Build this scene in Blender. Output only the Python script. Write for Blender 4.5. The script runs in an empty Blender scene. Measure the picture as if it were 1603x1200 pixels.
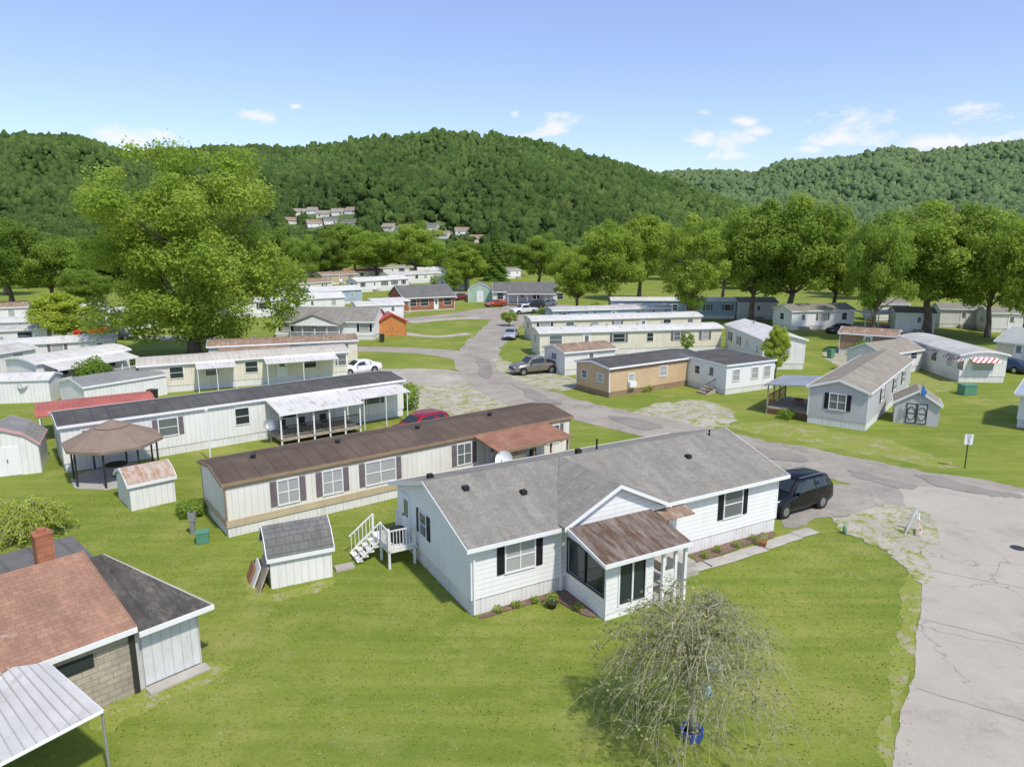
import bpy, bmesh, math, random
import numpy as np
from mathutils import Vector, Matrix, noise
random.seed(7); np.random.seed(7)
R=math.radians; PI=math.pi
C=bpy.context.scene.collection
F=1110.0; PT=math.atan(230/1110.0); CP=math.cos(PT); SP=math.sin(PT); CH=14.0
def G(px,py,z=0.0):
    u=(px-801.5)/F; v=(py-600)/F
    zc=(CH-z)/(SP+v*CP)
    return (zc*u, zc*(CP-v*SP))
def topz(Y,py):
    v=(py-600)/F
    return CH-Y*(SP+v*CP)/(CP-v*SP)
# ---------------------------------------------------------------- materials
def nt(m):
    m.use_nodes=True; t=m.node_tree; t.nodes.clear(); return t
def nd(t,ty,**k):
    n=t.nodes.new(ty)
    for a,b in k.items():
        if a.startswith('i_'): n.inputs[a[2:].replace('_',' ')].default_value=b
        else: setattr(n,a,b)
    return n
def mth(t,op,a,b=None,c=None):
    n=t.nodes.new('ShaderNodeMath'); n.operation=op
    for i,x in enumerate((a,b,c)):
        if x is None: continue
        if isinstance(x,(int,float)): n.inputs[i].default_value=x
        else: t.links.new(x,n.inputs[i])
    return n.outputs[0]
def mixc(t,f,a,b,bt='MIX'):
    n=t.nodes.new('ShaderNodeMix'); n.data_type='RGBA'; n.blend_type=bt
    for i,x in ((0,f),(6,a),(7,b)):
        if isinstance(x,(int,float)): n.inputs[i].default_value=x
        elif isinstance(x,tuple): n.inputs[i].default_value=(x+(1,))[:4]
        else: t.links.new(x,n.inputs[i])
    return n.outputs[2]
def nz(t,vec,scale,detail=4,rough=.6):
    n=nd(t,'ShaderNodeTexNoise'); n.inputs['Scale'].default_value=scale; n.inputs['Detail'].default_value=detail; n.inputs['Roughness'].default_value=rough
    t.links.new(vec,n.inputs['Vector']); return n.outputs['Fac']
def ramp(t,f,lo,hi):
    n=t.nodes.new('ShaderNodeMapRange'); n.inputs[1].default_value=lo; n.inputs[2].default_value=hi; n.clamp=True
    t.links.new(f,n.inputs[0]); return n.outputs[0]
def sc(c,k): return tuple(min(1,x*k) for x in c)
MATS={}
def mat(name,col,rough=.6,var=.18,scale=1.5,kind=None,period=.2,col2=None,metal=0.0,bump=.3,dirt=.0,rust=0.0,streak=None):
    if name in MATS: return MATS[name]
    m=bpy.data.materials.new(name); t=nt(m)
    out=nd(t,'ShaderNodeOutputMaterial'); b=nd(t,'ShaderNodeBsdfPrincipled')
    t.links.new(b.outputs[0],out.inputs[0])
    b.inputs['Roughness'].default_value=rough; b.inputs['Metallic'].default_value=metal
    if kind: b.inputs['Specular IOR Level'].default_value=.2
    tc=nd(t,'ShaderNodeTexCoord'); ob=tc.outputs['Object']
    c=mixc(t,ramp(t,nz(t,ob,scale,5),.3,.7),sc(col,1-var),sc(col,1+var))
    h=nz(t,ob,scale*12,3)
    sp=nd(t,'ShaderNodeSeparateXYZ'); t.links.new(ob,sp.inputs[0]); X,Y,Z=sp.outputs
    hs=.15
    if kind=='lap':
        f=mth(t,'FRACT',mth(t,'DIVIDE',Z,period)); ln=mth(t,'LESS_THAN',f,.13)
        c=mixc(t,mth(t,'MULTIPLY',ln,.35),c,sc(col,.4)); h=mth(t,'SUBTRACT',1.0,f); hs=.5
    if kind in('rib','corr'):
        ns=nd(t,'ShaderNodeSeparateXYZ'); t.links.new(tc.outputs['Normal'],ns.inputs[0])
        if kind=='rib':
            s=mth(t,'ADD',mth(t,'MULTIPLY',X,mth(t,'ROUND',mth(t,'ABSOLUTE',ns.outputs[1]))),mth(t,'MULTIPLY',Y,mth(t,'ROUND',mth(t,'ABSOLUTE',ns.outputs[0]))))
        else: s=X
        f=mth(t,'FRACT',mth(t,'DIVIDE',s,period)); ln=mth(t,'LESS_THAN',f,.12)
        c=mixc(t,mth(t,'MULTIPLY',ln,.35),c,sc(col,.45)); h=mth(t,'PINGPONG',mth(t,'DIVIDE',s,period),.5); hs=.7
    if kind in('shingle','shingle_x','block'):
        br=nd(t,'ShaderNodeTexBrick'); br.offset=.5
        br.inputs['Scale'].default_value=1.0; br.inputs['Mortar Size'].default_value=.008 if kind!='block' else .012
        br.inputs['Brick Width'].default_value=period*1.6 if kind!='block' else .4; br.inputs['Row Height'].default_value=period if kind!='block' else .2
        br.inputs['Color1'].default_value=sc(col,.82)+(1,); br.inputs['Color2'].default_value=sc(col,1.18)+(1,); br.inputs['Mortar'].default_value=sc(col,.5)+(1,)
        cb=nd(t,'ShaderNodeCombineXYZ')
        a,bb=(X,Y) if kind=='shingle' else ((Y,X) if kind=='shingle_x' else (mth(t,'ADD',X,Y),Z))
        t.links.new(a,cb.inputs[0]); t.links.new(bb,cb.inputs[1]); t.links.new(cb.outputs[0],br.inputs['Vector'])
        c=mixc(t,.6,c,br.outputs['Color']); h=mth(t,'SUBTRACT',1.0,br.outputs['Fac']); hs=.5
        c=mixc(t,mth(t,'MULTIPLY',ramp(t,nz(t,ob,30,2),.45,.7),.35),c,sc(col,.5))
        mp=nd(t,'ShaderNodeMapping'); mp.inputs['Scale'].default_value=(1.6,.3,1) if kind=='shingle' else (.3,1.6,1); t.links.new(ob,mp.inputs[0])
        c=mixc(t,mth(t,'MULTIPLY',ramp(t,nz(t,mp.outputs[0],1.0,7,.75),.4,.68),.6),c,sc(col,.5))
        mp=nd(t,'ShaderNodeMapping'); mp.inputs['Scale'].default_value=(2.5,.3,1) if kind=='shingle' else (.3,2.5,1); mp.inputs['Location'].default_value=(7,3,0); t.links.new(ob,mp.inputs[0])
        c=mixc(t,mth(t,'MULTIPLY',ramp(t,nz(t,mp.outputs[0],.8,6,.7),.55,.75),.4),c,sc(col,1.4))
    if col2:
        mp=nd(t,'ShaderNodeMapping'); mp.inputs['Scale'].default_value=streak or ((1,1,1) if kind in('shingle','shingle_x') else (1.6,.5,.6))
        t.links.new(ob,mp.inputs[0])
        f=ramp(t,nz(t,mp.outputs[0],max(.9,rust*4 if rust else 1.2),6,.7),.62-.25*rust,.72-.1*rust)
        c=mixc(t,f,c,col2)
    if dirt:
        mp=nd(t,'ShaderNodeMapping'); mp.inputs['Scale'].default_value=(3,3,.35); t.links.new(ob,mp.inputs[0])
        f=ramp(t,nz(t,mp.outputs[0],1.3,5,.7),.5,.85)
        c=mixc(t,mth(t,'MULTIPLY',f,dirt),c,(.2,.18,.13))
    t.links.new(c,b.inputs['Base Color'])
    bp=nd(t,'ShaderNodeBump'); bp.inputs['Strength'].default_value=bump; bp.inputs['Distance'].default_value=.03*hs*2
    t.links.new(h,bp.inputs['Height']); t.links.new(bp.outputs[0],b.inputs['Normal'])
    MATS[name]=m; return m
W_=(.83,.82,.795)
siding=mat('white_siding',W_,.5,.04,.8,'lap',.2,dirt=.12)
ribw=mat('white_rib',(.79,.775,.73),.5,.06,.6,'rib',.3,dirt=.27)
ribcream=mat('cream_rib',(.75,.69,.55),.5,.08,.6,'rib',.25,dirt=.3)
ribtan=mat('tan_rib',(.6,.43,.26),.6,.1,.6,'rib',.25,dirt=.2)
tanlap=mat('tan_lap',(.52,.42,.27),.6,.1,.8,'lap',.15,dirt=.2)
greylap=mat('grey_lap',(.5,.495,.485),.55,.06,.8,'lap',.2,dirt=.15)
bluelap=mat('blue_lap',(.36,.46,.52),.55,.08,.8,'lap',.25,dirt=.2)
creamlap=mat('cream_lap',(.74,.67,.49),.55,.08,.8,'lap',.25,dirt=.2)
white=mat('white_paint',(.81,.805,.78),.5,.04,2,dirt=.1)
skirtw=mat('skirt_white',(.74,.725,.69),.6,.08,1,'rib',.2,dirt=.45)
brownt=mat('brown_trim',(.3,.2,.12),.6,.15,2)
shut=mat('shutter_black',(.015,.015,.018),.5,.2,3,'lap',.06)
shutg=mat('shutter_taupe',(.16,.13,.13),.5,.2,3,'lap',.06)
sh_grey=mat('shingle_grey',(.3,.279,.236),.95,.18,.5,'shingle',.15,bump=.4)
sh_grey2=mat('shingle_grey_x',(.3,.279,.236),.95,.18,.5,'shingle_x',.15,bump=.4)
sh_old=mat('shingle_old',(.35,.31,.245),.95,.2,.7,'shingle',.18,(.19,.16,.12),bump=.6)
sh_red=mat('shingle_red',(.39,.22,.145),.95,.2,.7,'shingle',.2,(.43,.33,.24),bump=.5)
sh_dark=mat('shingle_dark',(.18,.175,.16),.9,.2,.5,'shingle',.2)
roll=mat('roof_rolled_black',(.085,.075,.064),.9,.3,.9,'corr',.9,(.18,.158,.13),bump=.2,rust=.45)
tar_br=mat('roof_brown',(.12,.088,.065),.9,.25,.5,'corr',.85,(.18,.145,.11),bump=.25)
tar_bk=mat('roof_black',(.098,.094,.087),.9,.25,.5,'corr',.9,(.165,.155,.14),bump=.25)
mwhite=mat('roof_white_metal',(.62,.6,.555),.65,.12,.5,'corr',.35,(.4,.355,.285),bump=.4,rust=.35)
msilver=mat('roof_silver',(.52,.505,.47),.65,.14,.5,'corr',.5,(.34,.285,.22),bump=.3,rust=.5)
rusty=mat('roof_rust',(.27,.235,.2),.9,.25,1,'corr',.3,(.115,.068,.043),bump=.6,rust=1.15,streak=(1.1,.2,.5))
rustred=mat('roof_rust_red',(.3,.15,.095),.85,.25,1,'corr',.25,(.38,.27,.2),bump=.6,streak=(1.6,.3,.5))
rustbr=mat('roof_rust_brown',(.28,.19,.13),.85,.25,.8,'corr',.4,(.44,.37,.29),bump=.5,rust=.4)
redmetal=mat('roof_red_metal',(.42,.13,.1),.6,.2,.5,'corr',.3,bump=.4)
bluemetal=mat('roof_blue_metal',(.28,.31,.33),.6,.12,.5,'corr',.3,bump=.4)
brick=mat('brick',(.44,.18,.1),.9,.2,3,'block',bump=.5)
block=mat('block',(.46,.405,.31),.9,.25,1,'block',bump=.7,dirt=.4)
wood=mat('wood_weathered',(.38,.32,.25),.85,.25,3)
woodw=mat('wood_white',(.75,.74,.69),.7,.1,3,dirt=.3)
woodr=mat('wood_red_brown',(.34,.17,.09),.8,.2,3,'rib',.2)
orange=mat('shed_orange',(.55,.22,.07),.7,.15,2,'rib',.2)
gazm=mat('gazebo_canvas',(.24,.175,.13),.9,.12,2)
dkmetal=mat('dark_metal',(.03,.028,.026),.5,.1,3)
grmetal=mat('galvanised',(.4,.41,.42),.45,.12,3,metal=.5)
concrete=mat('concrete',(.42,.39,.335),.9,.15,.8)
black=mat('black_rubber',(.015,.015,.015),.8,.1,3)
rimm=mat('rim',(.45,.46,.47),.3,.05,3,metal=.9)
greenm=mat('green_box',(.1,.26,.17),.5,.1,3)
mulch=mat('mulch',(.18,.115,.085),.95,.35,6,bump=.8)
redp=mat('red_paint',(.5,.03,.02),.5,.1,2)
blue=mat('blue_glaze',(.03,.08,.36),.4,.2,3)
teal=mat('pale_teal',(.38,.6,.62),.4,.1,3)
terr=mat('terracotta',(.4,.15,.07),.8,.1,3)
sgn=mat('sign_white',(.8,.8,.8),.4,.02,3)
def plain(name,col,rough,metal=0,coat=0):
    m=bpy.data.materials.new(name); m.use_nodes=True; b=m.node_tree.nodes['Principled BSDF']
    t=m.node_tree; tc=nd(t,'ShaderNodeTexCoord')
    c=mixc(t,nz(t,tc.outputs['Object'],2,3),sc(col,.85),sc(col,1.12)); t.links.new(c,b.inputs['Base Color'])
    b.inputs['Roughness'].default_value=rough; b.inputs['Metallic'].default_value=metal; b.inputs['Coat Weight'].default_value=coat
    return m
glass=plain('glass_dark',(.03,.04,.045),.06); glassb=plain('glass_blind',(.4,.4,.38),.15); glassc=plain('glass_curtain',(.15,.165,.165),.1)
lampc=plain('lamp_clear',(.7,.7,.7),.15); lampr=plain('lamp_red',(.4,.01,.01),.2)
stripe=bpy.data.materials.new('awning_stripe'); t=nt(stripe)
o=nd(t,'ShaderNodeOutputMaterial'); b=nd(t,'ShaderNodeBsdfPrincipled'); t.links.new(b.outputs[0],o.inputs[0]); tc=nd(t,'ShaderNodeTexCoord')
s=nd(t,'ShaderNodeSeparateXYZ'); t.links.new(tc.outputs['Object'],s.inputs[0])
fr=mth(t,'LESS_THAN',mth(t,'FRACT',mth(t,'DIVIDE',mth(t,'ADD',s.outputs[0],s.outputs[1]),.5)),.4)
t.links.new(mixc(t,fr,(.75,.73,.7),(.5,.08,.06)),b.inputs['Base Color'])
def leafmat(name,dark,mid,light,tm=.48):
    m=bpy.data.materials.new(name); t=nt(m); o=nd(t,'ShaderNodeOutputMaterial')
    at=nd(t,'ShaderNodeAttribute',attribute_name='tint'); oi=nd(t,'ShaderNodeObjectInfo')
    c=mixc(t,ramp(t,at.outputs['Fac'],0,.5),dark,mid); c=mixc(t,ramp(t,at.outputs['Fac'],.5,1),c,light)
    c=mixc(t,mth(t,'MULTIPLY',oi.outputs['Random'],.35),c,sc(mid,.75))
    d=nd(t,'ShaderNodeBsdfDiffuse'); tr=nd(t,'ShaderNodeBsdfTranslucent'); mx=nd(t,'ShaderNodeMixShader'); mx.inputs[0].default_value=tm
    t.links.new(c,d.inputs[0]); t.links.new(mixc(t,.55,c,(.62,.7,.13),'MIX'),tr.inputs[0])
    t.links.new(d.outputs[0],mx.inputs[1]); t.links.new(tr.outputs[0],mx.inputs[2]); t.links.new(mx.outputs[0],o.inputs[0]); return m
lf_b=leafmat('leaf_bright',(.15,.24,.035),(.3,.42,.065),(.47,.59,.12))
lf_m=leafmat('leaf_mid',(.11,.195,.035),(.23,.345,.06),(.38,.49,.1))
lf_d=leafmat('leaf_dark',(.075,.145,.03),(.165,.265,.05),(.28,.39,.085))
lf_y=leafmat('leaf_yellow',(.3,.37,.05),(.47,.56,.08),(.62,.69,.15))
lf_w=leafmat('leaf_weeping',(.2,.21,.09),(.31,.33,.14),(.45,.47,.22),.35)
bark=mat('bark',(.17,.135,.1),.95,.3,3,bump=.8)
barkb=mat('bark_olive',(.34,.31,.21),.95,.3,4,bump=.6)
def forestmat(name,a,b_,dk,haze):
    fm=bpy.data.materials.new(name); t=nt(fm); o=nd(t,'ShaderNodeOutputMaterial'); b=nd(t,'ShaderNodeBsdfDiffuse')
    tc=nd(t,'ShaderNodeTexCoord'); at=nd(t,'ShaderNodeAttribute',attribute_name='tint')
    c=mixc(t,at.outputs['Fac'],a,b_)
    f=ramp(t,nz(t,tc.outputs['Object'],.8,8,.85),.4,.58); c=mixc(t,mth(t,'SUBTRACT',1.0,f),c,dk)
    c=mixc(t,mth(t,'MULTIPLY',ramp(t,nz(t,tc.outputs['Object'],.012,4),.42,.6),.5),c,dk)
    c=mixc(t,haze,c,(.3,.38,.36))  # aerial haze painted into the canopy colour as a pale blue-green mix
    bp=nd(t,'ShaderNodeBump'); bp.inputs['Strength'].default_value=1; bp.inputs['Distance'].default_value=1.6
    t.links.new(nz(t,tc.outputs['Object'],1.1,8,.85),bp.inputs['Height']); t.links.new(bp.outputs[0],b.inputs['Normal'])
    t.links.new(c,b.inputs[0]); t.links.new(b.outputs[0],o.inputs[0]); return fm
fmA=forestmat('forest_canopy',(.085,.15,.032),(.225,.32,.07),(.05,.09,.024),.03)
fmB=forestmat('forest_canopy_far',(.12,.19,.05),(.23,.315,.085),(.085,.135,.045),.12)  # far ridge: lighter colours with more haze painted in
def grassmat():
    m=bpy.data.materials.new('grass'); t=nt(m); o=nd(t,'ShaderNodeOutputMaterial'); b=nd(t,'ShaderNodeBsdfPrincipled'); b.inputs['Roughness'].default_value=.9
    b.inputs['Specular IOR Level'].default_value=.1
    tc=nd(t,'ShaderNodeTexCoord'); ob=tc.outputs['Object']
    c=mixc(t,ramp(t,nz(t,ob,.13,6,.65),.35,.68),(.165,.22,.03),(.27,.305,.048))
    mp=nd(t,'ShaderNodeMapping'); mp.inputs['Rotation'].default_value=(0,0,R(-32)); mp.inputs['Scale'].default_value=(.06,1.0,1); t.links.new(ob,mp.inputs[0])
    c=mixc(t,mth(t,'MULTIPLY',ramp(t,nz(t,mp.outputs[0],1.7,3),.43,.6),.5),c,(.135,.195,.027))
    mp=nd(t,'ShaderNodeMapping'); mp.inputs['Rotation'].default_value=(0,0,R(55)); mp.inputs['Scale'].default_value=(.1,.9,1); t.links.new(ob,mp.inputs[0])
    c=mixc(t,mth(t,'MULTIPLY',ramp(t,nz(t,mp.outputs[0],1.2,4),.5,.75),.5),c,(.36,.36,.09))
    c=mixc(t,mth(t,'MULTIPLY',ramp(t,nz(t,ob,.16,7,.75),.5,.66),.75),c,(.37,.345,.105))
    c=mixc(t,mth(t,'MULTIPLY',ramp(t,nz(t,ob,.7,7,.8),.56,.72),.5),c,(.4,.36,.155))
    f=ramp(t,nz(t,ob,7,7,.85),.35,.62); c=mixc(t,mth(t,'MULTIPLY',mth(t,'SUBTRACT',1.0,f),.42),c,(.095,.145,.02))
    f=ramp(t,nz(t,ob,20,5,.8),.5,.68); c=mixc(t,mth(t,'MULTIPLY',f,.35),c,(.4,.43,.13))
    vo=nd(t,'ShaderNodeTexVoronoi'); vo.inputs['Scale'].default_value=3.2; t.links.new(ob,vo.inputs['Vector'])
    cl=mth(t,'MULTIPLY',mth(t,'LESS_THAN',vo.outputs['Distance'],.08),mth(t,'GREATER_THAN',nz(t,ob,.5,3),.5))
    c=mixc(t,mth(t,'MULTIPLY',cl,.45),c,(.56,.57,.45))
    t.links.new(c,b.inputs['Base Color']); bp=nd(t,'ShaderNodeBump'); bp.inputs['Strength'].default_value=.6; bp.inputs['Distance'].default_value=.06
    t.links.new(nz(t,ob,10,6,.8),bp.inputs['Height']); t.links.new(bp.outputs[0],b.inputs['Normal']); t.links.new(b.outputs[0],o.inputs[0]); return m
grass=grassmat()
def roadmat(name,a,bc,crack=True,weed=0):
    m=bpy.data.materials.new(name); t=nt(m); o=nd(t,'ShaderNodeOutputMaterial'); b=nd(t,'ShaderNodeBsdfPrincipled'); b.inputs['Roughness'].default_value=.95
    b.inputs['Specular IOR Level'].default_value=.1
    tc=nd(t,'ShaderNodeTexCoord'); ob=tc.outputs['Object']
    c=mixc(t,ramp(t,nz(t,ob,.35,7,.7),.35,.68),a,bc)
    c=mixc(t,mth(t,'MULTIPLY',ramp(t,nz(t,ob,22,5,.8),.4,.65),.35),c,sc(a,.65))
    if crack:
        vo=nd(t,'ShaderNodeTexVoronoi'); vo.feature='DISTANCE_TO_EDGE'; vo.inputs['Scale'].default_value=.22
        nn=nd(t,'ShaderNodeTexNoise'); nn.inputs['Scale'].default_value=1.8; t.links.new(ob,nn.inputs['Vector'])
        va=nd(t,'ShaderNodeVectorMath'); va.operation='ADD'; t.links.new(ob,va.inputs[0]); t.links.new(nn.outputs['Color'],va.inputs[1]); t.links.new(va.outputs[0],vo.inputs['Vector'])
        ck=mth(t,'MULTIPLY',mth(t,'LESS_THAN',vo.outputs['Distance'],.006),ramp(t,nz(t,ob,.1,2),.42,.52))
        c=mixc(t,mth(t,'MULTIPLY',ck,.5),c,(.14,.125,.105))
        c=mixc(t,mth(t,'MULTIPLY',ramp(t,nz(t,ob,.3,6,.75),.54,.66),.38),c,sc(a,.58))
    if weed:
        f=ramp(t,nz(t,ob,1.1,7,.8),.5-weed*.25,.56-weed*.2); c=mixc(t,f,(.25,.28,.055),c)
        f=ramp(t,nz(t,ob,5,5,.8),.5,.6); c=mixc(t,mth(t,'MULTIPLY',f,.35),c,(.2,.21,.07))
    t.links.new(c,b.inputs['Base Color']); bp=nd(t,'ShaderNodeBump'); bp.inputs['Strength'].default_value=.4; bp.inputs['Distance'].default_value=.02
    t.links.new(nz(t,ob,20,4),bp.inputs['Height']); t.links.new(bp.outputs[0],b.inputs['Normal']); t.links.new(b.outputs[0],o.inputs[0]); return m
asph=roadmat('asphalt_worn',(.31,.275,.225),(.44,.395,.33)); conc=roadmat('road_pale',(.43,.38,.312),(.5,.448,.375)); gravel=roadmat('gravel',(.35,.31,.25),(.53,.48,.4),False)
dirtm=roadmat('dry_ground',(.32,.285,.16),(.46,.41,.28),False,-.1); weedy=roadmat('weedy_gravel',(.4,.36,.29),(.56,.51,.42),False,.3); dkas=roadmat('asphalt_patched',(.25,.225,.19),(.34,.31,.265),True)
pad=roadmat('pad_gravelly',(.28,.25,.205),(.44,.4,.335),True)
# ---------------------------------------------------------------- mesh builder
class MB:
    def __init__(s): s.v=[]; s.f=[]
    def add(s,vs,fs):
        n=len(s.v); s.v+= [tuple(p) for p in vs]; s.f+=[tuple(n+i for i in f) for f in fs]; return s
    def box(s,x0,x1,y0,y1,z0,z1):
        return s.add([(x0,y0,z0),(x1,y0,z0),(x1,y1,z0),(x0,y1,z0),(x0,y0,z1),(x1,y0,z1),(x1,y1,z1),(x0,y1,z1)],[(3,2,1,0),(4,5,6,7),(0,1,5,4),(1,2,6,5),(2,3,7,6),(3,0,4,7)])
    def prism(s,poly,x0,x1,ax='x'):
        n=len(poly)
        if ax=='x': P=[(x0,a,b) for a,b in poly]+[(x1,a,b) for a,b in poly]
        elif ax=='y': P=[(a,x0,b) for a,b in poly]+[(a,x1,b) for a,b in poly]
        else: P=[(a,b,x0) for a,b in poly]+[(a,b,x1) for a,b in poly]
        return s.add(P,[tuple(range(n))[::-1],tuple(range(n,2*n))]+[(i,(i+1)%n,n+(i+1)%n,n+i) for i in range(n)])
    def slab(s,q,t):
        P=list(q)+[(a,b,c-t) for a,b,c in q]; n=len(q)
        return s.add(P,[tuple(range(n)),tuple(range(n,2*n))[::-1]]+[(i,(i+1)%n,n+(i+1)%n,n+i) for i in range(n)])
    def tube(s,p,q,r,r2=None,n=6):
        p=Vector(p); q=Vector(q); r2=r if r2 is None else r2; d=(q-p)
        if d.length<1e-6: return s
        d.normalize(); a=d.orthogonal().normalized(); b=d.cross(a)
        P=[p+(a*math.cos(2*PI*i/n)+b*math.sin(2*PI*i/n))*r for i in range(n)]+[q+(a*math.cos(2*PI*i/n)+b*math.sin(2*PI*i/n))*r2 for i in range(n)]
        return s.add(P,[tuple(range(n))[::-1],tuple(range(n,2*n))]+[(i,(i+1)%n,n+(i+1)%n,n+i) for i in range(n)])
    def lathe(s,c,prof,n=16,ax='z'):
        P=[];f=[]
        for r,z in prof:
            for i in range(n):
                a=2*PI*i/n
                if ax=='z': P.append((c[0]+r*math.cos(a),c[1]+r*math.sin(a),c[2]+z))
                else: P.append((c[0]+r*math.cos(a),c[1]+z,c[2]+r*math.sin(a)))
        for k in range(len(prof)-1):
            for i in range(n): f.append((k*n+i,k*n+(i+1)%n,(k+1)*n+(i+1)%n,(k+1)*n+i))
        f.append(tuple(range(n))[::-1]); f.append(tuple(range((len(prof)-1)*n,len(prof)*n)))
        return s.add(P,f)
    def build(s,name,m,parent=None,smooth=False,bevel=0,rec=True):
        me=bpy.data.meshes.new(name); me.from_pydata(s.v,[],s.f)
        if rec:
            bm=bmesh.new(); bm.from_mesh(me); bmesh.ops.recalc_face_normals(bm,faces=bm.faces); bm.to_mesh(me); bm.free()
        o=bpy.data.objects.new(name,me); me.materials.append(m); C.objects.link(o)
        if parent: o.parent=parent
        if smooth:
            for p in me.polygons: p.use_smooth=True
        if bevel:
            md=o.modifiers.new('bevel','BEVEL'); md.width=bevel; md.segments=2; md.limit_method='ANGLE'
        return o
def tag(o,label,cat,group=None):
    o['label']=label; o['category']=cat
    if group: o['group']=group
    return o
def struct(o): o['kind']='structure'; return o
def empty(name,label,cat,loc,rz=0,group=None):
    o=bpy.data.objects.new(name,None); C.objects.link(o); o.location=(loc[0],loc[1],loc[2] if len(loc)>2 else 0); o.rotation_euler=(0,0,rz)
    o.empty_display_size=.3
    return tag(o,label,cat,group)
def fast(name,co,faces,m,tint=None,dom='FACE',parent=None,smooth=False):
    me=bpy.data.meshes.new(name); nv=len(co); nf,k=faces.shape
    me.vertices.add(nv); me.vertices.foreach_set('co',np.asarray(co,dtype=np.float32).ravel())
    me.loops.add(nf*k); me.loops.foreach_set('vertex_index',faces.astype(np.int32).ravel())
    me.polygons.add(nf); me.polygons.foreach_set('loop_start',np.arange(0,nf*k,k,dtype=np.int32))
    if smooth: me.polygons.foreach_set('use_smooth',np.ones(nf,dtype=bool))
    me.update(calc_edges=True)
    if tint is not None:
        a=me.attributes.new('tint','FLOAT',dom); a.data.foreach_set('value',np.asarray(tint,dtype=np.float32))
    me.materials.append(m); o=bpy.data.objects.new(name,me)
    C.objects.link(o)
    if parent: o.parent=parent
    return o
# ---------------------------------------------------------------- ground, roads
g=MB()
xs=[-3500,-1200,-500,-200,-80,-40,0,40,80,200,500,1200,3500]; ys=[-300,-60,0,30,60,120,250,500,1200,4500]
for x in xs:
    for y in ys: g.v.append((x,y,0))
for i in range(len(xs)-1):
    for j in range(len(ys)-1):
        a=i*len(ys)+j; g.f.append((a,a+len(ys),a+len(ys)+1,a+1))
struct(g.build('ground',grass,rec=False))
def cr(pts,k=6):
    out=[]; n=len(pts)
    for i in range(n-1):
        p0=pts[max(0,i-1)];p1=pts[i];p2=pts[i+1];p3=pts[min(n-1,i+2)]
        for j in range(k):
            t=j/k; out.append(tuple(.5*((2*p1[a])+(-p0[a]+p2[a])*t+(2*p0[a]-5*p1[a]+4*p2[a]-p3[a])*t*t+(-p0[a]+3*p1[a]-3*p2[a]+p3[a])*t**3) for a in range(len(p1))))
    out.append(tuple(pts[-1])); return out
def wob(x,y,s): return noise.noise(Vector((x*.4,y*.4,s)))+.5*noise.noise(Vector((x*1.7,y*1.7,s+3)))+.35*noise.noise(Vector((x*5,y*5,s+6)))
RP={}
def ribbon(name,px,m,z,jit=.25,k=16,key=None):
    P=cr([G(p[0],p[1])+(p[2],) for p in px],k); b=MB(); n=len(P); E=[]
    for i,(x,y,w) in enumerate(P):
        a=P[max(0,i-1)]; c=P[min(n-1,i+1)]; dx,dy=c[0]-a[0],c[1]-a[1]; l=math.hypot(dx,dy) or 1
        nx,ny=-dy/l,dx/l; j1=wob(x,y,1)*jit; j2=wob(x,y,15)*jit
        b.v+=[(x+nx*(w/2+j1),y+ny*(w/2+j1),z),(x-nx*(w/2+j2),y-ny*(w/2+j2),z)]; E.append((x,y,nx,ny,w))
    for i in range(n-1): b.f.append((2*i,2*i+1,2*i+3,2*i+2))
    if key: RP[key]=E
    return struct(b.build(name,m,rec=False))
def patch(name,px,m,z,sub=12,jit=.4):
    P=[G(*p) for p in px]; P=cr(P+[P[0]],sub)[:-1]
    b=MB(); b.v=[(x+wob(x,y,3)*jit,y+wob(x,y,28)*jit,z) for x,y in P]
    b.f=[tuple(range(len(P)))]; return struct(b.build(name,m,rec=False))
ribbon('road',[(1760,812,6),(1603,785,5.6),(1500,765,5.4),(1400,748,5.2),(1300,727,5.2),(1200,706,5.2),(1100,685,5.3),(1000,663,5.4),(900,641,5.6),(840,625,6),(790,605,6),(760,585,5.6),(748,565,5.4),(752,545,5.2),(772,525,5.4),(790,507,5.8),(805,492,6),(812,480,6)],asph,.012,.45)
ribbon('road',[(1640,1320,6.6),(1628,1200,6.6),(1612,1050,6.6),(1592,930,6.6),(1565,850,6.8),(1535,790,7.5),(1505,765,7)],conc,.02,jit=.12,key='near')
ribbon('road',[(750,563,4.4),(700,553,4.4),(640,548,4),(560,546,4),(470,545,4),(300,530,4),(120,528,4)],asph,.008)
ribbon('road',[(806,492,7),(780,484,6),(720,492,5),(640,500,4),(560,515,4)],asph,.006)
ribbon('road',[(812,482,6),(790,468,6),(740,462,6),(640,450,7)],asph,.010)
ribbon('road',[(812,482,6),(870,478,6),(960,500,4),(1120,530,4)],asph,.004)
seam=mat('seam_dark',(.23,.205,.165),.95,.25,3)
E=RP['near']; last=None
for i in range(2,len(E)-36):
    x,y,nx,ny,w=E[i]
    if last is None or math.hypot(x-last[0],y-last[1])>4.6:
        last=(x,y); b=MB(); n=14; L1=[];L2=[]
        for k in range(n+1):
            f=-w/2+.2+(w-.4)*k/n; px_=x+nx*f; py_=y+ny*f; d=noise.noise(Vector((px_*1.5,py_*1.5,2)))*.06; L1.append((px_-ny*d,py_+nx*d,.026)); L2.append((px_-ny*(d+.03),py_+nx*(d+.03),.026))
        b.v=L1+L2; b.f=[(k,k+1,n+2+k,n+1+k) for k in range(n)]; struct(b.build('road_seam',seam,rec=False))
patch('asphalt_patch',[(1430,742),(1470,745),(1540,765),(1600,774),(1598,781),(1530,774),(1450,756)],dkas,.034,jit=.5)
patch('asphalt_patch',[(1330,735),(1400,752),(1440,762),(1420,766),(1350,750)],dkas,.034,jit=.4)
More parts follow.
